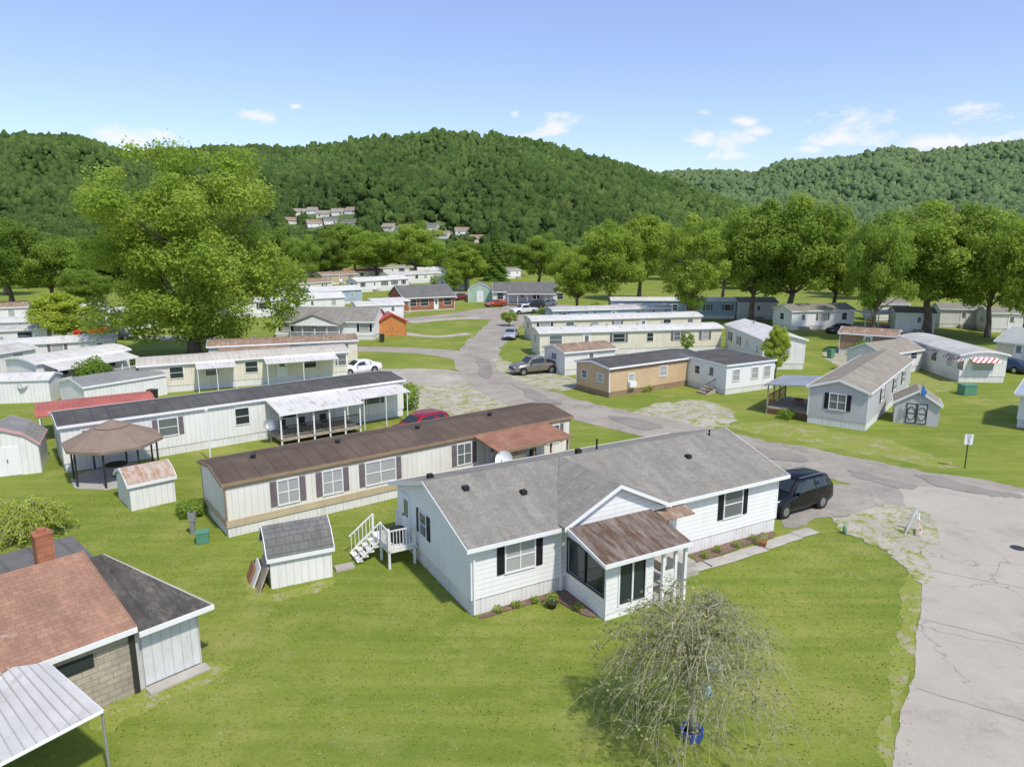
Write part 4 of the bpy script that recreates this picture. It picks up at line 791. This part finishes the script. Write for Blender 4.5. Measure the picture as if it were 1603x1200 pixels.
car('glossy black SUV parked at the right end of the nearest white house',(o_.x,o_.y,.02),math.atan2(dv.y,dv.x),(.002,.002,.002),'suv',metal=0,scale=(1,1,1.1),rough=.2,coat=0)
carpx('red hatchback behind the brown-roofed mobile home',(612,693),(700,671),(.4,.01,.02),'suv')
carpx('white sedan parked at the end of the cream mobile home',(546,586),(578,582),(.75,.75,.75),'sedan',metal=0)
carpx('tan-grey pickup truck on the gravel beside the rusty-roofed addition',(808,586),(866,581),(.24,.21,.17),'pickup',cat='pickup truck',name='pickup_truck')
carpx('bright red pickup truck at far left beside the yellow tree',(178,523),(120,527),(.6,.02,.01),'pickup',cat='pickup truck',name='pickup_truck',metal=.1)
carpx('dark grey car just right of the red pickup',(200,531),(172,531),(.05,.05,.06),'sedan')
carpx('silver SUV parked at far left above the rounded roof',(32,508),(70,505),(.45,.46,.48),'suv')
carpx('silver sedan parked alone on the road edge in the centre',(790,540),(808,520),(.5,.52,.54),'sedan')
carpx('white pickup truck in the lot before the white farmhouse',(806,492),(834,490),(.7,.7,.7),'pickup',cat='pickup truck',name='pickup_truck',metal=0)
carpx('dark SUV in the lot behind the white pickup',(822,482),(846,481),(.06,.06,.08),'suv')
carpx('orange-red car parked left of the farmhouse lot',(766,480),(786,479),(.5,.08,.03),'sedan')
carpx('white SUV nearest the white farmhouse porch',(790,476),(812,475),(.7,.7,.7),'suv',metal=0)
carpx('dark red car beyond the brick house',(712,470),(728,468),(.3,.02,.02),'sedan')
carpx('silver car just right of the big tree',(455,472),(476,470),(.5,.5,.52),'suv')
carpx('grey van parked beside the white farmhouse',(845,481),(862,480),(.25,.26,.28),'suv')
carpx('black pickup truck at the head of the pale blue house',(560,492),(585,489),(.03,.03,.03),'pickup',cat='pickup truck',name='pickup_truck')
carpx('dark car parked between the right trees',(1300,522),(1330,520),(.04,.04,.05),'sedan')
carpx('dark blue car right of the striped awning home',(1560,578),(1590,583),(.03,.05,.1),'sedan')
# ---------------------------------------------------------------- trees
def crown_data(seed,Hh,Rr,zc,zr,ncl,nl,leaf,cr_=(.15,.27),top=0.0,am=.38):
    rs=np.random.RandomState(seed); d=rs.normal(size=(ncl,3)); d/=np.linalg.norm(d,axis=1,keepdims=True)
    rr=rs.uniform(.25,1,(ncl,1))**.45
    wb=np.array([[1+am*noise.noise(Vector(x)*1.9+Vector((seed,0,0)))] for x in d])
    cen=d*rr*wb*np.array([Rr,Rr,Hh*zr])*.85; k=cen[:,2]/(Hh*zr); sh=1-top*np.clip(k,0,1); cen[:,0]*=sh; cen[:,1]*=sh
    cen[:,2]+=Hh*zc; rc=Rr*rs.uniform(cr_[0],cr_[1],ncl); w=rc**2/np.sum(rc**2); idx=rs.choice(ncl,nl,p=w)
    dd=rs.normal(size=(nl,3)); dd/=np.linalg.norm(dd,axis=1,keepdims=True); rad=rs.uniform(.3,1,(nl,1))**.5
    rad=np.where(rs.uniform(size=(nl,1))<.15,rad*rs.uniform(1,1.45,(nl,1)),rad)
    lump=1+.3*np.sin(dd[:,0:1]*7+idx[:,None])*np.sin(dd[:,1:2]*6+idx[:,None]*2)
    pos=cen[idx]+dd*rad*lump*rc[idx][:,None]*np.array([1.1,1.1,.85])
    nr=dd*.8+rs.normal(size=(nl,3))*.5+np.array([0,0,.5])
    ct=rs.uniform(.15,.8,ncl); tint=np.clip(ct[idx]+rs.normal(size=nl)*.2,0,1)
    return cen,rc,pos,nr,leaf*rs.uniform(.5,1.4,nl),tint
def make_tree(seed,Hh,Rr,zc,zr,ncl,nl,leaf,m,trunk=.4,bk=bark,tr_top=.5,**k):
    cen,rc,pos,nr,sz,tint=crown_data(seed,Hh,Rr,zc,zr,ncl,nl,leaf,**k)
    np.random.seed(seed); cr_o=leaves('crown',pos,nr,sz,tint,m,None); rnd=random.Random(seed)
    b=MB(); P=[Vector((0,0,-.1))]; n=6
    for i in range(1,n+1): P.append(Vector((rnd.uniform(-.02,.02)*Hh,rnd.uniform(-.02,.02)*Hh,Hh*tr_top*1.4*i/n)))
    P[1].x*=.3;P[1].y*=.3
    for i in range(n): b.tube(P[i],P[i+1],trunk*(1-.8*i/n)*(1.25 if i==0 else 1),trunk*(1-.8*(i+1)/n),8)
    ids=sorted(range(len(cen)),key=lambda i:rnd.random())[:26]
    for i in ids:
        c=Vector(cen[i]); j=rnd.randint(1,n-1)
        for q in range(1,n):
            if P[q].z<c.z*.75: j=q
        j=max(1,min(j,rnd.randint(1,n-1)+1)); s=P[min(j,n)]; mid=s.lerp(c,.5)+Vector((0,0,-(c-s).length*.04)); r0=trunk*.38*(1-.6*j/n)
        b.tube(s,mid,r0,r0*.6,6); b.tube(mid,c,r0*.6,r0*.2,5)
    tk=b.build('trunk',bk,None,True)
    return cr_o,tk,Hh,Rr
V={}
V['big']=make_tree(3,23,11.5,.53,.49,165,100000,.32,lf_b,.75,cr_=(.08,.19),top=.12,tr_top=.45,am=.75)
V['a']=make_tree(11,20,8.2,.6,.4,95,38000,.4,lf_m,.5,cr_=(.12,.24))
V['b']=make_tree(23,20,9.5,.59,.4,110,42000,.42,lf_m,.55,cr_=(.11,.23))
V['c']=make_tree(35,20,7,.56,.44,85,32000,.4,lf_m,.45,top=.4,cr_=(.12,.24))
V['d']=make_tree(47,20,9,.63,.37,85,32000,.43,lf_m,.5,tr_top=.5,cr_=(.11,.23))
V['airy']=make_tree(59,20,7.5,.56,.42,90,22000,.36,lf_m,.4,cr_=(.1,.19))
def conifer():
    rs=np.random.RandomState(5); n=30000; z=rs.uniform(0,1,n)**1.3; ring=np.floor(z*16)/16; r=(1-z)*3.6*(.55+.45*(1-(z*16-np.floor(z*16))))*rs.uniform(.35,1,n)**.5; a=rs.uniform(0,2*PI,n); r*=1+.22*np.sin(a*5+ring*30)
    pos=np.stack([r*np.cos(a),r*np.sin(a),1+z*18.8-r*.2],1); nr=np.stack([np.cos(a),np.sin(a),np.full(n,.6)],1)+rs.normal(size=(n,3))*.5
    cr_o=leaves('crown',pos,nr,rs.uniform(.25,.5,n),rs.uniform(.1,.8,n),lf_d); b=MB(); b.tube((0,0,-.1),(0,0,18),.35,.04,8); return cr_o,b.build('trunk',bark,None,True),20,3.6
V['con']=conifer()
used={}
def tree_at(x,y,Hh,wid,v,label,group=None,m=None,cat='tree',name='tree',rz=None):
    co,tk,h0,r0=V[v]; e=empty(name,label,cat,(x,y),random.uniform(0,6.28) if rz is None else rz,group); sz=Hh/h0; sx=wid/2/r0; e.scale=(sx,sx,sz)
    if v in used: co=co.copy(); tk=tk.copy(); C.objects.link(co); C.objects.link(tk)
    used[v]=1; co.parent=e; tk.parent=e
    if m: co.material_slots[0].link='OBJECT'; co.material_slots[0].material=m
    return e
def tree(px,by,ty,w,v,label,group=None,m=None,**k):
    x,y=G(px,by); Hh=topz(y,ty); zc=y*CP+(CH)*SP*.5; return tree_at(x,y,Hh,w/F*zc,v,label,group,m,**k)
tree(306,562,236,325,'big','huge bright green maple towering over the left mobile homes',m=lf_b,name='maple_tree',rz=2.2)
tree(105,544,450,112,'c','small yellow-green tree beside the red pickup',m=lf_y)
for px,by,ty,w,v,m,l in [(1000,470,325,115,'c',lf_b,'tree with pale green top left of the airy tall tree'),(1082,512,325,130,'airy',lf_b,'tall airy pale green tree above the steel-blue home'),
 (1175,505,316,140,'a',lf_m,'large green tree forming the left of the big right clump'),(1232,508,297,190,'b',lf_m,'broadest tall tree in the centre of the right clump'),(1302,500,325,110,'c',lf_b,'narrower tree at the right of the big clump'),
 (1365,532,335,115,'d',lf_m,'spreading tree left of the tallest right tree'),(1450,522,302,215,'b',lf_m,'tall dense tree with several leaning limbs at right'),(1545,528,325,140,'a',lf_m,'tree at right with bare lower limbs'),(1600,540,335,140,'d',lf_b,'yellow-green tree cut by the right edge'),
 (955,492,345,115,'a',lf_b,'bright yellow-green tree above the middle mobile homes'),(903,492,385,95,'d',lf_b,'rounded mid-green tree left of the yellow-green one'),(843,452,365,95,'a',lf_m,'green tree behind the white farmhouse'),
 (777,440,356,46,'con',lf_d,'dark pointed conifer behind the farmhouse'),(730,455,378,75,'c',lf_b,'rounded tree left of the dark conifer'),(650,440,346,95,'a',lf_b,'bright green tree in the middle distance right of centre pair'),(590,438,358,95,'b',lf_b,'wide bright tree in the middle distance behind the brick house'),
 (535,430,343,90,'c',lf_m,'dark tree in the middle distance near the hillside houses'),(710,462,420,32,'a',lf_m,'small round tree by the pale green shed'),(1213,592,503,46,'c',lf_y,'slim young yellow-green tree right of the tall white home'),
 (1075,556,516,26,'airy',lf_b,'small sapling behind the tan mobile home'),(797,510,487,30,'d',lf_b,'little tree on the grass by the central road bend'),(932,500,470,30,'c',lf_y,'little yellow-green tree between the middle homes'),
 (472,455,365,70,'d',lf_m,'green tree just right of the huge maple'),(1130,480,340,90,'a',lf_m,'mid-green tree between the airy tree and the big right clump'),(20,480,335,130,'a',lf_d,'dark tree at the left edge of the left wood'),(85,478,368,130,'b',lf_m,'broad tree in front of the left wood'),(10,462,345,90,'c',lf_m,'tall tree behind the left edge trees')]:
    tree(px,by,ty,w,v,l,None,m)
rnd=random.Random(4)
def band(n,x0,x1,b0,b1,t0,t1,lb,gp,ms=(lf_d,lf_m,lf_m,lf_b)):
    for i in range(n):
        px=x0+(x1-x0)*(i+rnd.random())/n; by=rnd.uniform(b0,b1); ty=rnd.uniform(t0,t1); tree(px,by,ty,rnd.uniform(60,105),rnd.choice('abcda') if rnd.random()>.1 else 'con',lb,gp,rnd.choice(ms))
band(15,-60,520,432,452,352,385,'leafy tree in the distant wood behind the left homes','trees behind the left homes')
band(20,470,1000,418,434,372,402,'leafy tree in the distant band behind the middle homes','trees behind the middle homes')
band(18,960,1700,425,470,345,385,'leafy tree in the band behind the right clump','trees behind the right clump')
band(5,120,470,470,490,395,430,'leafy tree standing around the huge maple','trees around the huge maple',(lf_m,lf_b))
for v,(co,tk,_,_) in V.items():
    if v not in used: bpy.data.objects.remove(co); bpy.data.objects.remove(tk)
def weeping(x,y,Hh,Rr,label,seed,nb=46,lm=None,dl=1.0,ls=(.06,.15),bk=None,droop=(.35,.78),tq=4,tr=.006):
    rs=random.Random(seed); e=empty('weeping_tree',label,'tree',(x,y)); b=MB(); bk=bk or barkb
    top=Vector((.1,0,Hh*.45)); b.tube((0,0,-.05),(.05,.02,Hh*.22),.11,.085,8); b.tube((.05,.02,Hh*.22),top,.085,.055,8)
    LP=[]; tw=MB()
    for i in range(nb):
        a=rs.uniform(0,2*PI); rr=Rr*rs.uniform(.3,1.12); hz_=Hh*rs.uniform(.55,1.0)*(1-.15*(rr/Rr)); s=Vector((0,0,Hh*rs.uniform(.22,.45))); dr=Vector((math.cos(a),math.sin(a),0))
        pk=dr*rr*.5+Vector((0,0,hz_)); en=dr*rr+Vector((0,0,hz_*rs.uniform(*droop)))
        pts=[]
        for k in range(9):
            t_=k/8; p=s*(1-t_)**3+(s*.4+pk*.6+Vector((0,0,Hh*.1)))*3*t_*(1-t_)**2+(pk*.95+dr*rr*.25)*3*t_*t_*(1-t_)+en*t_**3
            pts.append(p+Vector((rs.uniform(-.15,.15),rs.uniform(-.15,.15),rs.uniform(-.12,.12))))
        for k in range(8): (b if k<4 else tw).tube(pts[k],pts[k+1],.026*(1-k/9)+.006,.026*(1-(k+1)/9)+.006,4)
        for k in range(3,9):
            for q in range(tq):
                p0=pts[k]; ln=rs.uniform(.3,1.6); d=Vector((rs.uniform(-1.2,1.2)+dr.x*.4,rs.uniform(-1.2,1.2)+dr.y*.4,.5)); P=[p0]
                for w in range(6): d.z-=.32; P.append(P[-1]+d.normalized()*ln/6)
                for w in range(6):
                    if P[w+1].z<.35: break
                    tw.tube(P[w],P[w+1],tr,tr*.8,3)
                    n_=int(dl)+(rs.random()<dl-int(dl))
                    for z in range(n_): LP.append(P[w].lerp(P[w+1],rs.random())+Vector((rs.gauss(0,.06),rs.gauss(0,.06),rs.gauss(0,.06)-.03)))
    b.build('trunk',bk,e,True); tw.build('twigs',bk,e,rec=False); LP=np.array(LP); n=len(LP)
    leaves('crown',LP,np.random.normal(size=(n,3)),np.random.uniform(ls[0],ls[1],n),np.random.uniform(.1,.95,n),lm or lf_w,e)
wx_,wy_=G(1078,1158); weeping(wx_+.1,wy_+.1,6.0,2.5,'sparse weeping tree with fine drooping olive twigs on the front lawn',5,46,dl=1.25,ls=(.05,.12),tr=.006,droop=(.18,.72),tq=4)
e=empty('planter','blue glazed planter around the weeping tree trunk','planter',(wx_+.1,wy_+.1)); b=MB(); b.lathe((0,0,0),[(.28,0),(.33,.13),(.3,.28),(.33,.32),(.28,.32),(.25,.24)],20); b.build('ring',blue,e,True); b=MB(); b.lathe((0,0,.05),[(.25,0),(.25,.19)],14); b.build('soil',mulch,e)
x,y=G(1108,1085); b=MB(); b.lathe((0,0,0),[(.2,0),(.1,.1),(.07,.75),(.12,.85),(.38,.98),(.42,1.06),(.36,1.05),(.1,.95)],20); o=b.build('bird_bath',teal,smooth=True); o.location=(x,y,0); tag(o,'pale teal bird bath under the weeping tree','bird bath')
x,y=G(42,838); weeping(x,y,2.5,1.7,'low weeping tree at the left edge above the brick chimney',9,40,lf_y,3,(.08,.16),mat('bark_light',(.42,.4,.2),.9,.2,4),droop=(.1,.6),tq=3)
# lawn tufts near the camera
n=70000; tx=np.random.uniform(-24,22,n); ty=np.random.uniform(14.5,42,n)
edge=11.0+(ty-16.6)*.55
dn=np.array([noise.noise(Vector((a*.5,b_*.5,4)))+.6*noise.noise(Vector((a*2.2,b_*2.2,9))) for a,b_ in zip(tx,ty)])
ok=(tx<edge-.15)&(np.random.uniform(-.9,.9,n)<dn+.1)&~((tx>12.6)&(ty>32))
tx=tx[ok];ty=ty[ok];n=len(tx); pos=np.stack([tx,ty,np.random.uniform(.005,.03,n)],1); nr=np.random.normal(size=(n,3))*np.array([.5,.5,1])
lf_g=leafmat('grass_blade',(.16,.215,.03),(.24,.29,.045),(.38,.39,.11),.3)
o=leaves('grass_tufts',pos,nr,np.random.uniform(.04,.09,n),np.random.uniform(0,1,n),lf_g); tag(o,'short grass tufts on the mown lawn around the nearest house','grass'); o['kind']='stuff'
# ---------------------------------------------------------------- hills
def sky_tab(L): 
    out=[]
    for px,py in L:
        u=(px-801.5)/F; v=(py-600)/F; out.append((u/(CP-v*SP),-(SP+v*CP)/(CP-v*SP)))
    return np.array(out)
SA=sky_tab([(-900,260),(-500,225),(-100,212),(0,210),(100,212),(165,226),(200,240),(280,234),(350,230),(450,232),(500,226),(560,218),(620,212),(690,205),(780,212),(850,224),(920,242),(1000,264),(1060,288),(1120,312),(1200,338),(1300,368),(1500,385),(2200,392)])
SB=sky_tab([(700,345),(900,300),(1000,278),(1050,270),(1100,267),(1180,270),(1230,252),(1300,248),(1370,236),(1400,230),(1440,238),(1480,234),(1560,224),(1700,220),(2100,213),(2500,240)])
def hz(tab,Y0,Yr,X,Y,tree_h):
    a=X/Y; te=np.interp(a,tab[:,0],tab[:,1]); zr=max(0,CH+Yr*te-tree_h); t=(Y-Y0)/(Yr-Y0)
    if t<=0: return -.5+t*3
    if t<1: s=t**.95
    else: s=max(0,1-(t-1)*1.2)
    n=noise.noise(Vector((X*.006,Y*.003,2)))*.9+noise.noise(Vector((X*.016,Y*.01,7)))*.45
    return zr*s+n*36*max(0,t*(1-t))*4*min(1,zr/60)
RB=1900
hills=[(SA,400,820,6,-1.25,.95,1.5),(SB,1000,RB,9,-.3,1.4,1.3)]
icos={}
for sd_ in(2,3):
    bm=bmesh.new(); bmesh.ops.create_icosphere(bm,subdivisions=sd_,radius=1); bm.verts.ensure_lookup_table()
    icos[sd_]=(np.array([v.co[:] for v in bm.verts]),np.array([[v.index for v in f.verts] for f in bm.faces])); bm.free()
def canopy(name,pts,rad,sd,label,m,tb=.0):
    base,fc=icos[sd]; var=[]
    for k in range(12):
        var.append(np.array([v*(1+.6*noise.noise(Vector(v)*2.2+Vector((k*9.1,0,0)))+.6*noise.noise(Vector(v)*5+Vector((k*5.1,3,0)))) for v in base]))
    N=len(pts); nv=len(base); co=np.empty((N,nv,3)); ti=np.empty((N,nv))
    for i in range(N):
        r=rad[i]; th=random.random()*6.28; c,s=math.cos(th),math.sin(th); v=var[i%12]; sx=random.uniform(.8,1.3)
        co[i,:,0]=pts[i][0]+(v[:,0]*c-v[:,1]*s)*r*sx; co[i,:,1]=pts[i][1]+(v[:,0]*s+v[:,1]*c)*r; co[i,:,2]=pts[i][2]+v[:,2]*r*random.uniform(.9,1.7)
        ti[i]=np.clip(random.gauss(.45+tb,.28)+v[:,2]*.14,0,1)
    faces=(fc[None]+(np.arange(N)*nv)[:,None,None]).reshape(-1,3)
    o=fast(name,co.reshape(-1,3),faces,m,ti.ravel(),'POINT',None,True); tag(o,label,'forest'); o['kind']='stuff'
VIL=[(470,338),(488,336),(505,341),(528,338),(549,336),(518,352),(494,356),(545,356),(606,362),(628,366),(652,372),(690,374),(724,370),(745,380),(672,362),(455,352)]
vp=[]
def march(px,py):
    u=(px-801.5)/F; v=(py-600)/F
    for k in range(380,900,2):
        Y=float(k); X=Y*u/(CP-v*SP); z=CH-Y*(SP+v*CP)/(CP-v*SP); h=max(0,hz(SA,400,820,X,Y,6))
        if z<=h or k>=640: return X,Y,h
    return X,Y,0
hm_=mat('forest_floor',(.09,.135,.035),.95,.3,.03)
for tab,Y0,Yr,th,a0,a1,bk_ in hills:
    b=MB(); na,ny=150,46
    for i in range(na+1):
        a=a0+(a1-a0)*i/na
        for j in range(ny+1):
            Y=Y0-20+(Yr*bk_-Y0)*j/ny; X=a*Y; b.v.append((X,Y,float(hz(tab,Y0,Yr,X,Y,th))))
    for i in range(na):
        for j in range(ny): k=i*(ny+1)+j; b.f.append((k,k+ny+1,k+ny+2,k+1))
    struct(b.build('hills',hm_,rec=False,smooth=True))
for px,py in VIL: vp.append(march(px,py)+(px,))
near=[];nr_=[];pts=[];rad=[]
for tries in range(90000):
    Y=random.uniform(385,870); a=random.uniform(-1.0,.55); 
    if random.random()>(Y/870): continue
    X=a*Y; ok=True
    if Y<640:
        for (vx,vy,vz,_) in vp:
            if abs(X/Y-vx/vy)<.013 and vy-15<Y<vy+8: ok=False;break
    if not ok: continue
    z=max(0,float(hz(SA,400,820,X,Y,6)))
    r=1.3+2.9*random.random()**1.5
    if Y<540: near.append((X,Y,z+r*.9)); nr_.append(r)
    else: pts.append((X,Y,z+r*.9)); rad.append(r)
    if len(pts)+len(near)>=31000: break
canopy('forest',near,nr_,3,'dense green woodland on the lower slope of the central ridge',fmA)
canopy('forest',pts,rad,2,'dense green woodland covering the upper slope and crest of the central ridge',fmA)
pts=[];rad=[]
for tries in range(90000):
    Y=random.uniform(1000,RB+70); a=random.uniform(.1,.95)
    X=a*Y; z=float(hz(SB,1000,RB,X,Y,9)); r=2.8+4.6*random.random()**1.4; pts.append((X,Y,max(0,z)+r*.8)); rad.append(r)
    if len(pts)>=20000: break
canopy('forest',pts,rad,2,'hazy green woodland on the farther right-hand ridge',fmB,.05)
for i,(X,Y,z,px) in enumerate(vp):
    c=Vector((X,Y)); w=random.uniform(7,10); a_=random.uniform(-.5,.5); e2=Vector((math.cos(a_),math.sin(a_)))*w/2
    H=house('hillside_house','distant pale house in a clearing at the foot of the central ridge','house',tuple(c-e2),tuple(c+e2),7,3.2,random.choice([siding,creamlap,ribcream,siding]),random.choice([sh_dark,sh_old,rustbr]),GAB,1.8,.4,.4,.3,win='auto',world=True,group='houses at the foot of the ridge'); H.root.location.z=z-.3
# ---------------------------------------------------------------- world
w=bpy.data.worlds.new('World'); bpy.context.scene.world=w; w.use_nodes=True; t=w.node_tree; t.nodes.clear()
o=nd(t,'ShaderNodeOutputWorld'); bg=nd(t,'ShaderNodeBackground'); bg.inputs[1].default_value=.15; t.links.new(bg.outputs[0],o.inputs[0])
sk=nd(t,'ShaderNodeTexSky'); sk.sky_type='NISHITA'; sk.sun_disc=False; sk.sun_elevation=R(56); sk.sun_rotation=R(143); sk.air_density=1.0; sk.dust_density=.5; sk.ozone_density=1.5
tc=nd(t,'ShaderNodeTexCoord'); dirv=tc.outputs['Generated']
n1=nd(t,'ShaderNodeTexNoise'); n1.inputs['Scale'].default_value=26; n1.inputs['Detail'].default_value=7; n1.inputs['Roughness'].default_value=.6
mp=nd(t,'ShaderNodeMapping'); mp.inputs['Scale'].default_value=(1,1,2.2); t.links.new(dirv,mp.inputs[0]); t.links.new(mp.outputs[0],n1.inputs['Vector'])
acc=None
for (px,py,cw,chh) in [(405,181,26,9),(205,218,60,16),(875,186,30,12),(862,204,22,7),(1095,217,26,11),(1160,190,22,9),(1150,218,30,14),(1185,206,22,7),(1335,190,50,16),(1345,215,60,12),(1515,178,42,14),(1480,222,70,14),(1590,218,40,9),(830,212,22,6),(1265,236,20,7),(462,167,9,3),(806,178,7,5),(1105,175,12,4),(1140,244,40,6)]:
    u=(px-801.5)/F; v=(py-600)/F; d=Vector((u,CP-v*SP,-(SP+v*CP))).normalized(); rt_=Vector((d.y,-d.x,0)).normalized()
    s_=nd(t,'ShaderNodeVectorMath',operation='SUBTRACT'); t.links.new(dirv,s_.inputs[0]); s_.inputs[1].default_value=d
    dt=nd(t,'ShaderNodeVectorMath',operation='DOT_PRODUCT'); t.links.new(s_.outputs[0],dt.inputs[0]); dt.inputs[1].default_value=rt_/(cw*1.25/F*.95)
    d2=nd(t,'ShaderNodeVectorMath',operation='DOT_PRODUCT'); t.links.new(s_.outputs[0],d2.inputs[0]); d2.inputs[1].default_value=Vector((0,0,1/(chh*1.3/F*.95)))
    q=mth(t,'ADD',mth(t,'MULTIPLY',dt.outputs['Value'],dt.outputs['Value']),mth(t,'MULTIPLY',d2.outputs['Value'],d2.outputs['Value']))
    q=mth(t,'SUBTRACT',1.0,q)
    acc=q if acc is None else mth(t,'MAXIMUM',acc,q)
acc=mth(t,'MAXIMUM',acc,-1.5)
mk=ramp(t,mth(t,'ADD',acc,mth(t,'MULTIPLY',mth(t,'SUBTRACT',n1.outputs['Fac'],.53),4.5)),.05,1.2)
skc=mixc(t,1.0,sk.outputs[0],(1.08,1.1,1.33),'MULTIPLY')
skc=mixc(t,.12,skc,(5.2,5.3,5.5))
t.links.new(mixc(t,mth(t,'MULTIPLY',mk,.9),skc,(6.4,6.45,6.6)),bg.inputs[0])
sun=bpy.data.lights.new('sun','SUN'); sun.energy=3.8; sun.angle=R(3.0); sun.color=(1,.955,.87); so=bpy.data.objects.new('sun',sun); C.objects.link(so)
el=R(56); sd=Vector((.6*math.cos(el),-.8*math.cos(el),math.sin(el))); so.rotation_euler=(-sd).to_track_quat('-Z','Y').to_euler()
cam=bpy.data.cameras.new('camera'); cam.lens=F/1603*36; cam.sensor_width=36; cam.clip_end=8000; cam.clip_start=.5
co=bpy.data.objects.new('camera',cam); C.objects.link(co); co.location=(0,0,CH); co.rotation_euler=(PI/2-PT,0,0); bpy.context.scene.camera=co
sc_=bpy.context.scene; sc_.view_settings.view_transform='Standard'; sc_.view_settings.look='None'; sc_.view_settings.exposure=0
